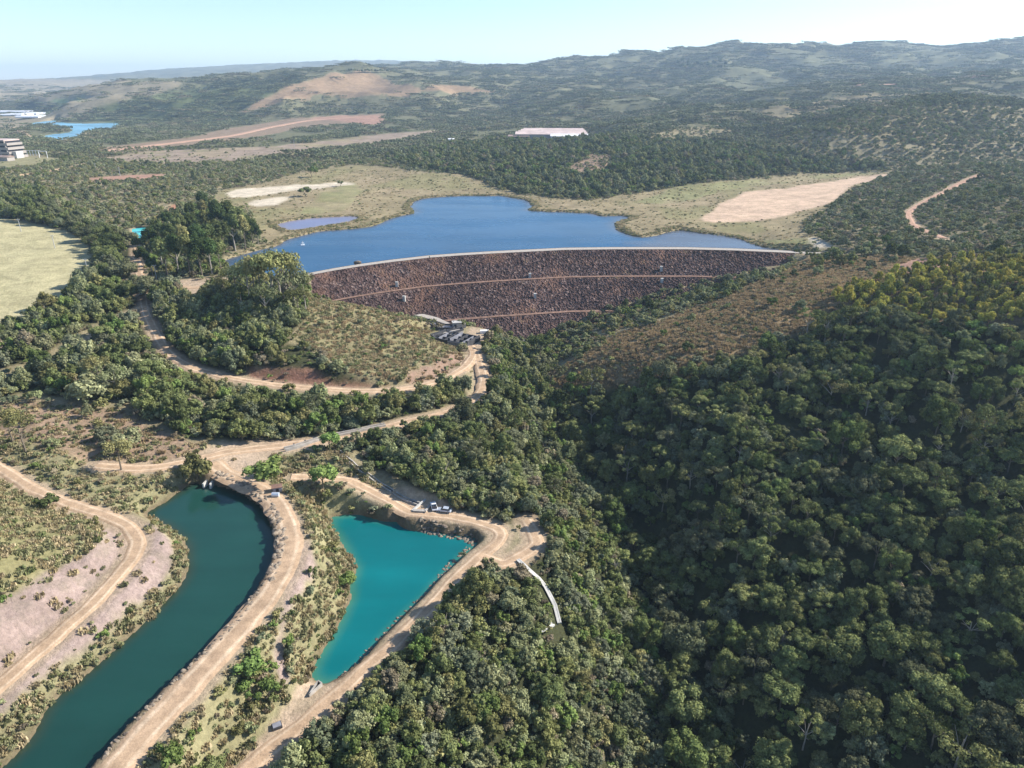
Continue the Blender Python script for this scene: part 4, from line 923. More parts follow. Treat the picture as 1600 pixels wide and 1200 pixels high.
# far woodland, cover 1.0 = closed canopy
VEG['patch'] /= 30.0 * 30.0 * .62
pP = points('patch', 1050, 5200); k = rng.random(len(pP[0])) < np.clip(1.25 - pP[1] / 7000, .4, 1)
pP = tuple(a[k] for a in pP); spt = g.uniform(.75, 1.15, len(pP[0])) * (1 + np.clip(pP[1] - 2000, 0, 3000) / 6000)
mass('far_woodland', "hazy woodland covering the distant hills", 'woodland', PAT, pP[0], pP[1], pP[2], np.stack([spt, spt, spt * .85], 1), 8)
print("COUNTS big", len(bigP[0]), "mid", len(midP[0]), "bush", len(bushP[0]), "young", len(yP[0]), "bright", len(brP[0]), "tuft", len(tP[0]), "patch", len(pP[0]))

# ------------------------------------------------------------------ trees one can point at
def spot(px, py): return cast(px, py)
def tree_at(px, py, key, vi, hpx, label, name, cat='tree', sxy=1.0, group=None, sink=.1):
    p = spot(px, py); pr = PROTO[key][vi]; dep = to_px(*p)[2]
    zs = np.array([v.co.z for v in pr[1].vertices]); s = hpx / FPX * dep / (zs.max() * .94)
    individual(name, cat, key, pr, p[0], p[1], p[2] - sink, s * sxy, random.random() * 6.28, label, group, s)
tree_at(414, 752, 'bright', 0, 40, "round fresh green tree casting a shadow on the sandy junction", 'round_tree', sxy=1.35)
tree_at(309, 755, 'bright', 2, 46, "upright green tree at the top end of the dark pond", 'slender_tree', sxy=.8)
tree_at(75, 797, 'bush', 3, 26, "dark round bush at the inner side of the lower left road", 'round_bush', 'shrub', 1.2)
tree_at(505, 765, 'bright', 1, 42, "small bright conical tree on the bank between the ponds", 'conical_tree')
tree_at(545, 915, 'bright', 1, 24, "bright green bush leaning over the turquoise pond", 'leafy_bush', 'shrub', 1.2)
tree_at(390, 1050, 'bright', 0, 34, "green tree with a shadow beside the east pond road", 'roadside_tree', sxy=1.3)
tree_at(515, 703, 'bright', 1, 30, "small tree at the bend of the channel wall", 'roadside_tree')
tree_at(487, 277, 'bright', 0, 16, "dark tree alone on the marsh, the farther of two", 'lone_tree'); tree_at(478, 307, 'bush', 3, 14, "low dark tree alone on the marsh, the nearer of two", 'lone_tree', sxy=1.4)
tree_at(532, 291, 'bush', 3, 9, "small shrub on the marsh beside the pale sand", 'lone_shrub', 'shrub')
tree_at(900, 604, 'bright', 0, 24, "tree at the foot of the brown spur", 'slope_tree')
for px, py, h in ((1275,418,20),(1300,410,24),(1330,412,20),(1410,405,22),(1395,412,14),(1360,420,14),(1240,433,12),(1440,425,16),(1345,400,16)):
    tree_at(px, py, 'mid', (px // 7) % 8, h, "tree on the right dam shoulder beside the brown spur", 'shoulder_tree', group="trees on the right dam shoulder")
for px, py, h in ((190,735,46),(40,705,60),(20,690,52),(120,560,30),(160,612,56),(185,618,48),(140,625,40),(170,690,26),(200,700,30)):
    tree_at(px, py, 'gum' if h > 44 else 'mid', (px // 5) % 4, h, "pale open crowned tree on the brown ground at the left", 'open_tree', group="open trees at the left", sxy=1.15)
for px, py, h in ((372,472,56),(392,480,74),(410,484,80),(428,486,90),(446,488,88),(462,488,72),(478,486,60),(400,470,70),(440,474,84),(380,496,50),(468,500,50),(418,502,60),(352,470,36),(450,470,76)):
    tree_at(px, py, 'gum', (px // 6) % 4, h, "tall airy tree of the clump on top of the knoll beside the dam", 'tall_tree', group="tall trees on the knoll", sxy=.85)
gi = 0
for px, py, h in ((238,400,44),(255,420,50),(262,432,58),(280,430,62),(298,432,64),(316,432,60),(332,430,58),(345,420,46),(270,400,50),(290,405,52),(310,402,50),(330,398,48),(350,396,50),(368,392,56),(384,390,52),(396,385,40),(404,382,26),
                  (285,380,44),(305,378,44),(325,376,46),(345,374,54),(360,372,56),(375,375,50),(300,352,34),(320,350,36),(318,330,30),(340,352,38),(250,382,38),(265,368,36),(245,360,22),(225,420,34),(240,436,34),(218,400,30),(390,372,34)):
    tree_at(px, py, 'pine', gi % 5, h, "tall conifer of the dense grove left of the lake", 'conifer', group="conifers in the grove by the lake", sxy=.95); gi += 1
for px, py, h in ((20,330,24),(35,328,26),(50,328,30),(62,332,32),(75,338,30),(88,350,26),(70,352,24),(100,352,22),(30,345,22),(50,348,26),(10,338,22),(118,362,24),(135,378,26),(160,384,28),(180,398,34),(195,392,34),(175,420,34),(160,440,28),(195,440,36),(150,470,26),(205,470,30),(225,462,34),(238,470,34)):
    tree_at(px, py, 'big', (px // 3) % 10, h, "dark tree in the row along the pasture edge", 'pasture_edge_tree', group="trees along the pasture edge", sxy=1.1)

for k in range(22):
    px = 1286 + k * 6.2 + random.uniform(-2, 2); tree_at(px, 84, 'gum', k % 4, random.uniform(6, 10), "thin tall tree standing in the row on the right skyline", 'skyline_tree', group="row of trees on the right skyline", sxy=.6)
for k in range(16):
    px = 546 + k * 4.0 + random.uniform(-1, 1); tree_at(px, 114.5, 'pine', k % 5, random.uniform(5, 7), "dark tree in the row along the top of the brown hill", 'ridge_tree', group="dark trees on top of the brown hill", sxy=1.2)
for k in range(26):
    px = 1058 + k * 3.0 + random.uniform(-2, 2); tree_at(px, 106 + random.uniform(-5, 5), 'pine', k % 5, random.uniform(7, 10), "dark tree of the clump on the far ridge right of centre", 'ridge_tree', group="dark clump on the far ridge", sxy=1.2)

# ------------------------------------------------------------------ built things
def path_box(mb, P, w, h, z0=0, o=(0, 0, 0), off=0):
    """a continuous beam of width w and height h along the points P"""
    P = np.asarray(P, float); T = np.gradient(P[:, :2], axis=0); T /= np.linalg.norm(T, axis=1)[:, None]; Nn = np.stack([T[:, 1], -T[:, 0]], 1)
    vs = []
    for i in range(len(P)):
        for a, b in ((-w / 2 + off, z0), (w / 2 + off, z0), (w / 2 + off, z0 + h), (-w / 2 + off, z0 + h)):
            vs.append((P[i, 0] + Nn[i, 0] * a - o[0], P[i, 1] + Nn[i, 1] * a - o[1], P[i, 2] + b - o[2]))
    n = len(P); fs = [(3, 2, 1, 0), (4 * n - 4, 4 * n - 3, 4 * n - 2, 4 * n - 1)]
    for i in range(n - 1):
        for k in range(4): fs.append((4 * i + k, 4 * i + (k + 1) % 4, 4 * i + 4 + (k + 1) % 4, 4 * i + 4 + k))
    mb.add(vs, fs)
def onground(pts, step=1.5, lift=0.):
    P = catmull(np.array([cast(*p) for p in pts]), False, step); P[:, 2] = lookup(H, P[:, 0], P[:, 1]) + lift
    k = np.ones(5) / 5; z = np.pad(P[:, 2], 2, mode='edge'); P[:, 2] = np.maximum(np.convolve(z, k, 'valid'), P[:, 2]); return P
def channel(name, pts, w, h, lab, mat, cat='channel', floor_mat=None, lift=-.3):
    P = onground(pts); o = P[len(P) // 2].copy(); e = empty(name, tuple(o)); tag(e, lab, cat)
    for sgn in (-1, 1):
        mb = MB(); path_box(mb, P, .35, h, lift, o, sgn * w / 2); mb.build("side_wall", mat, e)
    mb = MB(); path_box(mb, P, w - .35, .15, lift + .1, o); mb.build("channel_floor", floor_mat or M['darkconc'], e)
    return e, P, o
channel('water_channel', [(526,702),(540,715),(555,728),(575,742),(592,755),(613,768)], 1.1, .6, "thin dark open channel running down the slope towards the turquoise pond", M['concrete'])
channel('water_channel', [(617,771),(630,779),(645,785),(656,789)], 1.3, .7, "short end of the channel beside the turquoise pond inlet", M['concrete'])
channel('covered_channel', [(752,576),(751,590),(750,605),(747,620)], 2.4, .9, "dark lidded channel running down past the bend of the track", M['greyconc'], floor_mat=M['greyconc'])
channel('stepped_channel', [(746,622),(738,630),(728,636),(715,643)], 2.6, .9, "grey channel section turning along the lower track", M['greyconc'], floor_mat=M['concrete'])
# channel wall with buttress posts along the lower track
e, P, o = channel('retaining_channel', [(602,666),(580,670),(560,675),(540,679),(520,683),(500,688),(480,694),(462,700),(445,704)], 1.5, 1.3, "long concrete channel with evenly spaced ribs beside the sandy track", M['concrete'])
T = np.gradient(P[:, :2], axis=0); T /= np.linalg.norm(T, axis=1)[:, None]
for i in range(1, len(P) - 1, 2):
    mb = MB(); mb.box((P[i, 0] + T[i, 1] * 1.1 - o[0], P[i, 1] - T[i, 0] * 1.1 - o[1], P[i, 2] - .4 - o[2]), (.4, .5, 1.55), math.atan2(T[i, 1], T[i, 0])); mb.build("buttress", M['darkconc'] if i % 4 else M['concrete'], e)
channel('white_stepped_drain', [(809,877),(818,885),(830,896),(843,909),(852,920),(860,935),(867,950),(871,965),(874,978)], .75, .3, "long white concrete drain descending into the woodland", M['paleconc'], floor_mat=M['paleconc'], lift=.4)
channel('white_side_drain', [(843,990),(853,986),(864,982)], .8, .5, "short white drain end low in the woodland", M['paleconc'], floor_mat=M['white'], lift=.6)

# dissipator and spillway at the dam foot
c = PZ(716, 533, 3.0); rz = math.radians(-28)
e = empty('energy_dissipator', tuple(c)); tag(e, "dark open concrete basin divided into rows of black cells at the dam foot", 'concrete structure')
ca, sa = math.cos(rz), math.sin(rz)
def loc(a, b): return (a * ca - b * sa, a * sa + b * ca)
for nm_, x0, x1, yy in (("outer_wall", -11, 9, 6.0), ("outer_wall", -11, 9, -6.0)):
    mb = MB(); q = loc((x0 + x1) / 2, yy); mb.box((q[0], q[1], -1.5), (x1 - x0, .5, 3.6), rz); mb.build(nm_, M['darkconc'], e)
for k in range(7):
    xx = -11 + k * 3.3; mb = MB(); q = loc(xx, 0); mb.box((q[0], q[1], -1.5), (.45, 11.4, 4.4 - .5 * (k % 3)), rz); mb.build("cross_wall", M['greyconc'] if k % 2 else M['darkconc'], e)
for yy in (-2.1, 2.0):
    mb = MB(); q = loc(-1.1, yy); mb.box((q[0], q[1], -1.5), (20, .4, 3.3), rz); mb.build("dividing_wall", M['darkconc'], e)
mb = MB(); q = loc(-1, 0); mb.box((q[0], q[1], -1.2), (19, 11, .4), rz); mb.build("basin_floor", M['dark'], e)
mb = MB(); q = loc(2.5, -6.5); mb.box((q[0], q[1], -.8), (9, .35, 2.6), rz); mb.build("front_panel", M['greyconc'], e)
def slab(name, pts, z, th, mat, lab, cat, rim=None):
    W_ = np.array([PZ(a, b, z) for a, b in pts]); o = W_.mean(0); e = empty(name, tuple(o)); tag(e, lab, cat)
    mb = MB(); n = len(W_); vs = [tuple(p - o) for p in W_] + [tuple(p - o - np.array([0, 0, th])) for p in W_]
    mb.add(vs, [tuple(range(n))[::-1], tuple(range(n, 2 * n))] + [(i, (i + 1) % n, (i + 1) % n + n, i + n) for i in range(n)]); mb.build("slab", mat, e)
    if rim:
        for i in range(n):
            mb = MB(); path_box(mb, np.array([W_[i], (W_[i] + W_[(i + 1) % n]) / 2, W_[(i + 1) % n]]), .45, .8, 0.01, o); mb.build("side_wall", rim, e)
    return e
slab('spillway_chute', [(655,501),(672,500),(693,508),(716,509),(708,514),(686,514)], 3.6, 2.5, M['greyconc'], "grey concrete spillway slab with dark edges above the basin", 'spillway', M['darkconc'])
slab('basin_bridge', [(673,524),(690,519),(722,513),(724,516),(704,521),(676,527)], 4.6, 1.6, M['concrete'], "long narrow concrete deck between spillway and black basin", 'concrete deck', M['darkconc'])
slab('access_ramp', [(640,486),(660,490),(684,496),(703,505),(697,506),(678,500),(655,494),(636,489)], 4.2, 2.2, M['crest'], "pale ramp coming down beside the spillway", 'ramp')
c = PZ(714, 511, 3.4); e = empty('valve_house', tuple(c), .2); tag(e, "small grey white valve house standing beside the spillway slab", 'hut')
mb = MB(); mb.box((0, 0, -.5), (4.6, 3.4, 3.2)); mb.build("wall", M['concrete'], e); mb = MB(); mb.box((0, 0, 2.71), (5.0, 3.8, .25)); mb.build("roof", M['paleconc'], e)
mb = MB(); mb.box((-1.0, -1.74, 0), (1.1, .08, 2.0)); mb.build("door", M['dark'], e); mb = MB(); mb.box((3.5, .5, -.5), (2.2, 2.4, 2.0)); mb.build("annex", M['concrete'], e)
mb = MB(); mb.tube([(-1.5, 0, 2.9), (-1.5, 0, 3.7)], .25); mb.build("vent", M['steel'], e)
# float and crest rock
c = PZ(473, 383, Z_LAKE); e = empty('buoy', tuple(c)); tag(e, "small white float with a mast on the lake near the left shore", 'buoy')
mb = MB(); mb.box((0, 0, -.2), (2.6, 2.2, .8), .3, .9); mb.build("float", M['white'], e, .05); mb = MB(); mb.box((.2, 0, .6), (1.1, 1.0, 1.3), .3); mb.build("housing", M['white'], e); mb = MB(); mb.tube([(.2, 0, 1.9), (.2, 0, 2.8)], .07); mb.build("mast", M['steel'], e)
# white instrument shelters on the dam face: sloped slab markers
for px, py, lab in ((620,449,"white marker box on the upper rock band, leftmost of the six"), (631,471,"white marker box on the middle rock band, leftmost of its band"), (828,435,"white marker box just above the upper ledge near the dam centre"),
                    (836,467,"white marker box on the middle rock band near the dam centre"), (1033,424,"white marker box above the upper ledge near the right end"), (1034,443,"white marker box under the upper ledge near the right end")):
    p = cast_dam(px, py); e = empty('marker_box', tuple(p), random.uniform(-.15, .15)); tag(e, lab, 'marker box', "white marker boxes on the dam face")
    mb = MB(); mb.box((0, .6, -.8), (1.5, 1.3, 3.6)); mb.build("body", M['paleconc'], e); mb = MB(); mb.box((0, .6, 2.81), (1.6, 1.4, .2)); mb.build("cap", M['paleconc'], e)
    mb = MB(); mb.box((0, -.10, .5), (.7, .1, 1.5)); mb.build("hatch", M['steel'], e)
p = cast_dam(560, 473); 
def pole(px, py, hpx, lab, r=.14, arm=True, mat='steel', z=None, name='utility_pole'):
    p = cast(px, py) if z is None else PZ(px, py, z); dep = to_px(*p)[2]; h = hpx / FPX * dep / cp
    e = empty(name, tuple(p)); tag(e, lab, 'pole'); mb = MB(); mb.tube([(0, 0, -.5), (0, 0, h)], [r, r * .7], 8); mb.build("pole", M[mat], e)
    if arm:
        mb = MB(); mb.box((0, 0, h * .93), (h * .16 + .8, .15, .15)); mb.build("crossarm", M[mat], e)
        for k in (-1, 1): mb = MB(); mb.tube([(k * (h * .08 + .3), 0, h * .93 + .15), (k * (h * .08 + .3), 0, h * .93 + .45)], .08, 6); mb.build("insulator", M['white'], e)
pole(560, 478, 14, "pale post at the left foot of the dam face", .16, False, name='post'); pole(245, 437, 22, "grey utility pole beside the shaded road by the grove"); pole(33, 362, 18, "pale pole in the pasture, farthest of three", .2)
pole(86, 388, 19, "pale leaning pole in the middle of the pasture", .2); pole(138, 428, 22, "pale pole at the right edge of the pasture", .2); pole(188, 275, 12, "white pole rising out of the plain scrub", .3); pole(723, 567, 12, "thin dark sign post beside the upper road", .1, False, 'dark', name='post')
pole(720, 768, 22, "slim grey pole in the woods above the parked car", .12); pole(150, 265, 9, "thin pole above the red strip on the plain", .25); pole(460, 230, 9, "thin pale pole on the far plain", .3); pole(680, 225, 9, "thin pale pole near the tiny white hut", .3)
pole(671, 403.5, 3.5, "tiny dark post standing on the dam crest road", .25, False, 'dark', z=25.1, name='post')
# crest boulder heap
c = PZ(557, 412.5, 24.6)
# intake of the dark pond
c = PZ(337, 752, 8.0); e = empty('pond_inlet', tuple(c)); tag(e, "concrete inlet with two splayed walls at the top of the dark pond", 'inlet')
a1 = PZ(318, 763, 8.0) - c; a2 = PZ(338, 745, 8.0) - c; b1 = PZ(329, 764, 8.0) - c; b2 = PZ(343, 746, 8) - c
for u_, v_ in ((a1, a2), (b1, b2)):
    mb = MB(); path_box(mb, np.array([u_, (u_ + v_) / 2, v_]), .5, 1.9, -.3); mb.build("wing_wall", M['paleconc'], e)
mb = MB(); mb.box((a2[0] + .6, a2[1] + .3, 1.0), (3.2, 1.8, .9), .5); mb.build("gate_deck", M['concrete'], e)
mb = MB(); mb.tube([(a2[0] + 1.3, a2[1] + .5, 1.5), (a2[0] + 1.3, a2[1] + .5, 3.2)], .2); mb.build("gate_stem", M['dark'], e)
# dark painted drum and sheet beside the junction
c = cast(434, 771); e = empty('tool_shed', tuple(c), .3); tag(e, "small lean to with rusty sheet roof beside the east pond road", 'shed')
mb = MB(); mb.box((0, 1.6, 0), (2.6, 2.2, 1.5)); mb.build("wall", M['greyconc'], e); mb = MB(); mb.box((-.1, 1.5, 1.51), (3.0, 2.4, .18)); mb.build("roof", M['rust'], e); mb = MB(); mb.box((0, .45, .1), (.8, .08, 1.2)); mb.build("door", M['dark'], e)
c = cast(431, 776); e = empty('water_tank', tuple(c)); tag(e, "pale blue grey tank lying in front of the rusty roofed shed", 'tank')
mb = MB(); mb.tube([(-1.1, 0, .7), (-1, 0, .7), (1, 0, .7), (1.1, 0, .7)], [.35, .7, .7, .35], 12); mb.build("tank_body", M['silver'], e); mb = MB(); mb.box((-.6, 0, -.1), (.2, 1.1, .4)); mb.box((.6, 0, -.1), (.2, 1.1, .4)); mb.build("saddle", M['greyconc'], e)
# outlet of the turquoise pond
c = PZ(490, 1078, 2.2); e = empty('pond_outlet', tuple(c)); tag(e, "triangular concrete outlet box at the near end of the turquoise pond", 'outlet')
q1 = PZ(497, 1065, 2.2) - c; q2 = PZ(483, 1087, 2.2) - c; q3 = PZ(503, 1069, 2.2) - c
for u_, v_, mt in ((q1, q2, 'concrete'), (q3, q2, 'concrete'), (q1, q3, 'concrete')):
    mb = MB(); path_box(mb, np.array([u_, (u_ + v_) / 2, v_]), .25, .9, -.5); mb.build("wing_wall", M[mt], e)
mb = MB(); mb.add([tuple(q1 + [.2, -.2, .02]), tuple(q2 + [.2, .3, .02]), tuple(q3 + [-.2, -.2, .02])], [(0, 1, 2)]); mb.build("chamber_floor", M['dark'], e)
c = cast(433, 1136); e = empty('manhole', tuple(c), .5); tag(e, "small square dark concrete chamber in the bare ground below the turquoise pond", 'manhole')
mb = MB(); mb.box((0, 0, -.3), (1.9, 1.5, .9)); mb.build("chamber_wall", M['darkconc'], e); mb = MB(); mb.box((0, 0, .61), (1.6, 1.2, .1)); mb.build("lid", M['greyconc'], e)
# inlet of the turquoise pond
c = PZ(655, 805, 1.0); e = empty('sluice', tuple(c)); tag(e, "concrete sluice with pale beams and a dark mouth at the turquoise pond", 'sluice')
u1 = PZ(672, 775, 3.0) - c; u2 = PZ(644, 799, 3.0) - c; u3 = PZ(632, 813, .6) - c; v1 = PZ(684, 777, 3.0) - c; v2 = PZ(664, 800, 3.0) - c
mb = MB(); path_box(mb, np.array([u1, (u1 + u2) / 2, u2]), .6, 3.0, -2.6); mb.build("side_wall", M['paleconc'], e)
mb = MB(); path_box(mb, np.array([u2, (u2 + u3) / 2, u3]), .5, 1.8, -1.6); mb.build("wing_wall", M['paleconc'], e)
mb = MB(); path_box(mb, np.array([v1, (v1 + v2) / 2, v2]), .6, 3.0, -2.6); mb.build("side_wall", M['concrete'], e)
mb = MB(); path_box(mb, np.array([u2 + [.4, 0, 0], (u2 + v2) / 2, v2]), 1.0, .5, .05); mb.build("deck_beam", M['concrete'], e)
mb = MB(); path_box(mb, np.array([u2 + [.5, -.3, 0], (u2 + v2) / 2 + [0, -.3, 0], v2 + [0, -.3, 0]]), .3, 3.2, -3.2); mb.build("gate", M['dark'], e)
mb = MB(); path_box(mb, np.array([PZ(664, 800, 3) - c, PZ(660, 809, 2) - c, PZ(656, 819, .8) - c]), .6, 2.2, -1.6); mb.build("wing_wall", M['darkconc'], e)
for k, (dx, dy) in enumerate(((7.5, 4.5), (9.5, 5.5), (11.0, 4.2))):
    mb = MB(); mb.tube([(dx, dy, 1.5), (dx, dy, 3.6)], .18); mb.build("valve_post", M['silver'], e)
# vehicles
def wheel_mb(r=.36, w=.24):
    mb = MB(); mb.tube([(-w / 2, 0, 0), (w / 2, 0, 0)], r, 14); return mb
def car(px, py, rz, paint, lab, pickup=False, z=None):
    p = cast(px, py) if z is None else PZ(px, py, z); e = empty('parked_car', (p[0], p[1], p[2] + .12), rz); tag(e, lab, 'car', "cars")
    L_ = 2.25
    prof = [(-L_, .38), (-L_, .85), (-1.6, .98), (.95, 1.0), (1.9, .88), (L_, .72), (L_, .38)]
    mb = MB(); mb.prism(prof, -.86, .86); mb.build("body", M[paint], e, .06)
    cab = [(-1.95 if not pickup else -.6, 1.0), (-1.45 if not pickup else -.4, 1.45), (.25, 1.48), (.95, 1.0)]
    mb = MB(); mb.prism([(a, b - .02) for a, b in cab], -.74, .74); mb.build("window_band", M['glass'], e, .03)
    mb = MB(); mb.box((0, (cab[1][0] + cab[2][0]) / 2, 1.44), (1.42, cab[2][0] - cab[1][0], .09), 0, .95); mb.build("roof", M[paint], e)
    for sx_ in (-.8, .8):
        for sy_ in (-1.4, 1.4):
            w = wheel_mb().build("wheel", M['tyre'], e); w.location = (sx_, sy_, .36); r_ = wheel_mb(.2, .26).build("rim", M['steel'], w)
    for sx_ in (-.6, .6): mb = MB(); mb.box((sx_, L_ + .0, .62), (.34, .08, .14)); mb.build("headlight", M['white'], e)
    if pickup: mb = MB(); mb.box((0, -1.4, .99), (1.5, 1.5, .03)); mb.build("cargo_bed", M['dark'], e)
    return e
car(694, 800, math.radians(78), 'silver', "silver car parked on the track above the turquoise pond")
car(678, 794, math.radians(15), 'carwhite', "white car parked close to the sluice behind the silver car", True)
car(222, 460, math.radians(10), 'carwhite', "white car on the shaded road left of the knoll")
# person sized white box by the basin, white hut
c = PZ(757, 521, 2.6); e = empty('site_container', tuple(c), .05); tag(e, "white container at the edge of the trees near the dam foot", 'container')
mb = MB(); mb.box((0, 0, 0), (4.4, 2.2, 1.7)); mb.build("container_body", M['white'], e, .04); mb = MB(); mb.box((1.2, -1.13, .1), (.8, .06, 1.4)); mb.build("door", M['steel'], e)
p = cast_dam(821, 533); e = empty('toe_weir', tuple(p)); tag(e, "small white concrete weir at the lowest point of the dam foot", 'weir'); mb = MB(); mb.box((0, -1, -.3), (6, .6, 1.3)); mb.build("weir_wall", M['white'], e); mb = MB(); mb.box((2.6, -2.4, -.3), (.5, 2.4, 1.1)); mb.build("side_wall", M['white'], e)
# warehouse among the trees
def hall(x, y, w, d, h, ridge, rz, e, wallm, roofm, name='roof'):
    mb = MB(); mb.box((x, y, 0), (w, d, h), rz); mb.build("wall", M[wallm], e)
    mb = MB(); ca_, sa_ = math.cos(rz), math.sin(rz)
    pts = [(-w/2-1, -d/2-1, h + .02), (w/2+1, -d/2-1, h + .02), (w/2+1, 0, h + ridge), (-w/2-1, 0, h + ridge), (w/2+1, d/2+1, h + .02), (-w/2-1, d/2+1, h + .02)]
    mb.add([(x + a * ca_ - b * sa_, y + a * sa_ + b * ca_, z_) for a, b, z_ in pts], [(0, 1, 2, 3), (3, 2, 4, 5), (1, 4, 2), (0, 3, 5), (0, 5, 4, 1)]); mb.build(name, M[roofm], e)
c = PZ(868, 216, 34.5); e = empty('warehouse', tuple(c)); tag(e, "long warehouse with pinkish white roofs standing among the trees beyond the lake", 'warehouse')
rz0 = math.radians(-4)
for k in range(4): hall(-8 + k * 3, -12 + k * 34, 118 - k * 4, 34, 8, 3.5, rz0, e, 'block', 'pinkroof')
hall(20, -44, 60, 30, 7, 3, rz0, e, 'white', 'whiteroof'); hall(45, -62, 14, 40, 7.5, 2, rz0, e, 'white', 'whiteroof'); hall(-62, -18, 34, 26, 5, 2, rz0, e, 'dark', 'shedroof')
for k in range(5):
    mb = MB(); mb.box((-2 + k * 10, -59.6, .5), (4, .3, 4)); mb.build("door", M['dark'], e)
c = cast(705, 222); e = empty('hut', tuple(c)); tag(e, "tiny white hut alone in the scrub left of the warehouse", 'hut'); hall(0, 0, 9, 6, 5, 1.5, .2, e, 'white', 'whiteroof')
c = cast(1178, 197 if False else 195); 
# concrete industrial building at the left edge
c = PZ(8, 246, 25.5); e = empty('industrial_building', tuple(c), math.radians(-12)); tag(e, "wide concrete building with stacked open storeys at the left edge", 'building')
for k in range(4):
    w_ = 76 - k * 1.6; mb = MB(); mb.box((-14, 0, k * 5.6), (w_, 30 - k * 1.5, 3.2)); mb.build("storey", M['block'], e)
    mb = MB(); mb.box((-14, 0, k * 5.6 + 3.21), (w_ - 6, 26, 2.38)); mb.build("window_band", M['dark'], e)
    for j in range(7): mb = MB(); mb.box((-14 - w_ / 2 + 3 + j * (w_ - 6) / 6, -13.4, k * 5.6 + 3.21), (1.4, 1.4, 2.38)); mb.build("column", M['block'], e)
mb = MB(); mb.box((-14, 0, 22.4), (64, 26, 1.6)); mb.build("roof", M['pinkroof'], e)
mb = MB(); mb.box((26, -3, 0), (6, 12, 9)); mb.build("stair_tower", M['paleconc'], e)
c = cast(52, 243); e = empty('pipe_rack', tuple(c)); tag(e, "row of leaning white frames in front of the concrete building", 'frame')
for k in range(5):
    mb = MB(); mb.tube([(k * 4.2 - 8, 0, -.3), (k * 4.2 - 9.6, 2, 6.5)], .35); mb.build("strut", M['white'], e)
mb = MB(); mb.tube([(-12, 2, 6.6), (10, 2, 6.6)], .3); mb.build("rail", M['white'], e)
c = cast(69, 247); e = empty('gate_frame', tuple(c)); tag(e, "white goal shaped frame right of the leaning struts", 'frame')
for k in (-6, 5): mb = MB(); mb.tube([(k, 0, -.3), (k, 0, 9)], .35); mb.build("post", M['white'], e)
mb = MB(); mb.tube([(-6, 0, 9), (5, 0, 9)], .35); mb.build("crossbar", M['white'], e)
c = PZ(5, 251, 25.5); e = empty('annex_building', tuple(c)); tag(e, "low pale annex below the concrete building", 'building'); hall(0, 0, 26, 12, 5, 2, -.2, e, 'block', 'shedroof')
# greenhouses
for k, (px, py) in enumerate(((5,176),(30,176),(48,179),(20,181),(45,184))):
    c = PZ(px, py, 24.5); e = empty('greenhouse', tuple(c)); tag(e, ["white greenhouse block at the far left edge, rear row", "long white greenhouse block in the rear row", "short white greenhouse block at the right end", "long white greenhouse in the front row", "white greenhouse at the front right"][k], 'greenhouse', "white greenhouses beyond the far lake")
    for j in range(3): hall(0, j * 22, 70 if k != 2 else 50, 20, 4, 2, 0, e, 'film', 'film')
# embankment boulders: stone banks of the two ponds
RK = []
for i in range(6):
    bm = bmesh.new(); bmesh.ops.create_icosphere(bm, subdivisions=2, radius=.5); r_ = random.Random(i)
    ax = [Vector((r_.uniform(-1, 1), r_.uniform(-1, 1), r_.uniform(-1, 1))).normalized() for _ in range(9)]; cut = [r_.uniform(.30, .43) for _ in ax]
    for v in bm.verts:
        for a_, c_ in zip(ax, cut):
            d_ = v.co.dot(a_)
            if d_ > c_: v.co -= a_ * (d_ - c_)
        v.co.x *= 1.2; v.co.z *= .8
    me = bpy.data.meshes.new("boulder"); bm.to_mesh(me); bm.free(); me.materials.append(M['rock']); RK.append(me)
rocks = []
def bank(pts, z, n, lo, hi, w, lab, z1=.8):
    P = catmull(np.array([PZ(a, b, z) for a, b in pts]), False, .8)
    for _ in range(n):
        i = random.randrange(len(P) - 1); t_ = random.random(); q = P[i] * (1 - t_) + P[i + 1] * t_; d = P[i + 1] - P[i]; nn = np.array([d[1], -d[0]]) / (np.hypot(d[0], d[1]) + 1e-6)
        o_ = random.uniform(0, w) ** 1.0; x, y = q[0] + nn[0] * o_, q[1] + nn[1] * o_; zz = float(lookup(H, np.array([x]), np.array([y]))[0]); zz = max(zz, z - .1)
        rocks.append((x, y, zz + .05, random.uniform(lo, hi), lab))
EASTB = [(335,757),(358,762),(387,775),(412,796),(425,821),(432,850),(429,879),(421,900),(400,933)]
bank(EASTB, Z_DARK, 190, .7, 1.9, -2.6, ("boulder in the stone facing on the curved bank of the dark pond", "boulders facing the dark pond bank"))
bank([(400,933),(375,971),(333,1015),(271,1075),(208,1137),(158,1196)], Z_DARK, 170, .4, 1.1, -1.6, ("stone along the straight east edge of the dark pond", "stones along the dark pond road"))
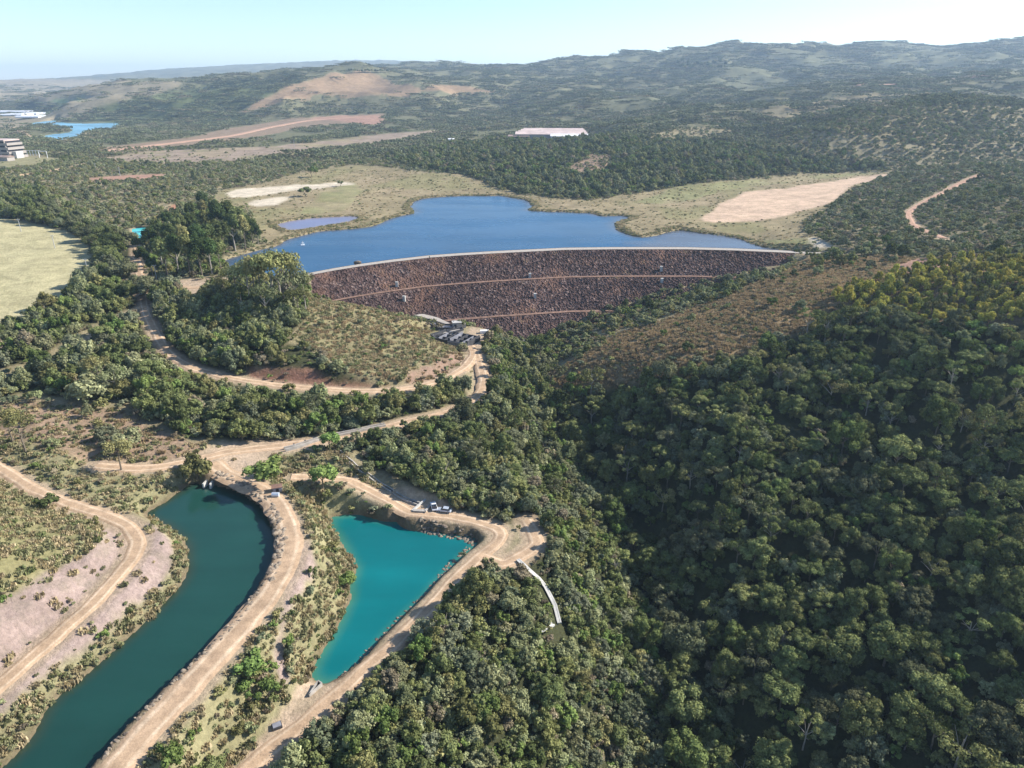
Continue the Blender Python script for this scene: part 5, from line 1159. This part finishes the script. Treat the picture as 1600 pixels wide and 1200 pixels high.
bank([(660,822),(697,830),(738,838),(746,846)], Z_TURQ, 90, .6, 1.6, 3.0, ("boulder on the steep bank below the parked cars", "boulders below the parked cars"))
bank([(742,850),(701,892),(672,927),(630,967),(597,1002),(559,1044),(535,1066)], Z_TURQ, 130, .4, 1.1, 1.7, ("stone along the right shore of the turquoise pond", "stones along the turquoise pond shore"))
rocks.sort(key=lambda r: -r[3] / math.hypot(r[1], CAMZ))
for x, y, z_, s_, (lab, grp) in rocks[:300]:
    o_ = link("boulder", random.choice(RK), None, (x, y, z_)); o_.scale = (s_, s_ * random.uniform(.7, 1.1), s_ * random.uniform(.6, .9)); o_.rotation_euler = (random.uniform(-.3, .3), random.uniform(-.3, .3), random.random() * 6.28)
    tag(o_, lab, 'boulder', grp)
rest = rocks[300:]
if rest: mass('bank_stones', "smaller stones strewn along both pond banks", 'stones', RK, np.array([r[0] for r in rest]), np.array([r[1] for r in rest]), np.array([r[2] for r in rest]), np.array([(r[3], r[3], r[3] * .75) for r in rest]), 77)
p = PZ(557, 413.5, 25.2); o_ = link("crest_boulder", RK[0], None, (p[0], p[1] + 3.4, 25.4)); o_.scale = (4.2, 2.8, 3.6); tag(o_, "pale rock heap on the water side of the dam crest near its left end", 'rock')

# ------------------------------------------------------------------ air
hz = MB(); hz.add([(-13500, -400, -60), (13500, -400, -60), (13500, 13900, -60), (-13500, 13900, -60), (-13500, -400, 420), (13500, -400, 420), (13500, 13900, 420), (-13500, 13900, 420)],
       [(3, 2, 1, 0), (4, 5, 6, 7), (0, 1, 5, 4), (1, 2, 6, 5), (2, 3, 7, 6), (3, 0, 4, 7)])
hm = bpy.data.materials.new("haze"); hm.use_nodes = True; t = hm.node_tree; t.nodes.clear()
v = N(t, "ShaderNodeVolumePrincipled"); v.inputs["Color"].default_value = (.58, .77, 1.0, 1); v.inputs["Density"].default_value = .000092; v.inputs["Anisotropy"].default_value = .3
t.links.new(v.outputs[0], N(t, "ShaderNodeOutputMaterial").inputs["Volume"])
tag(hz.build("haze", hm), "thin bluish haze over the distance", None, None, 'stuff')
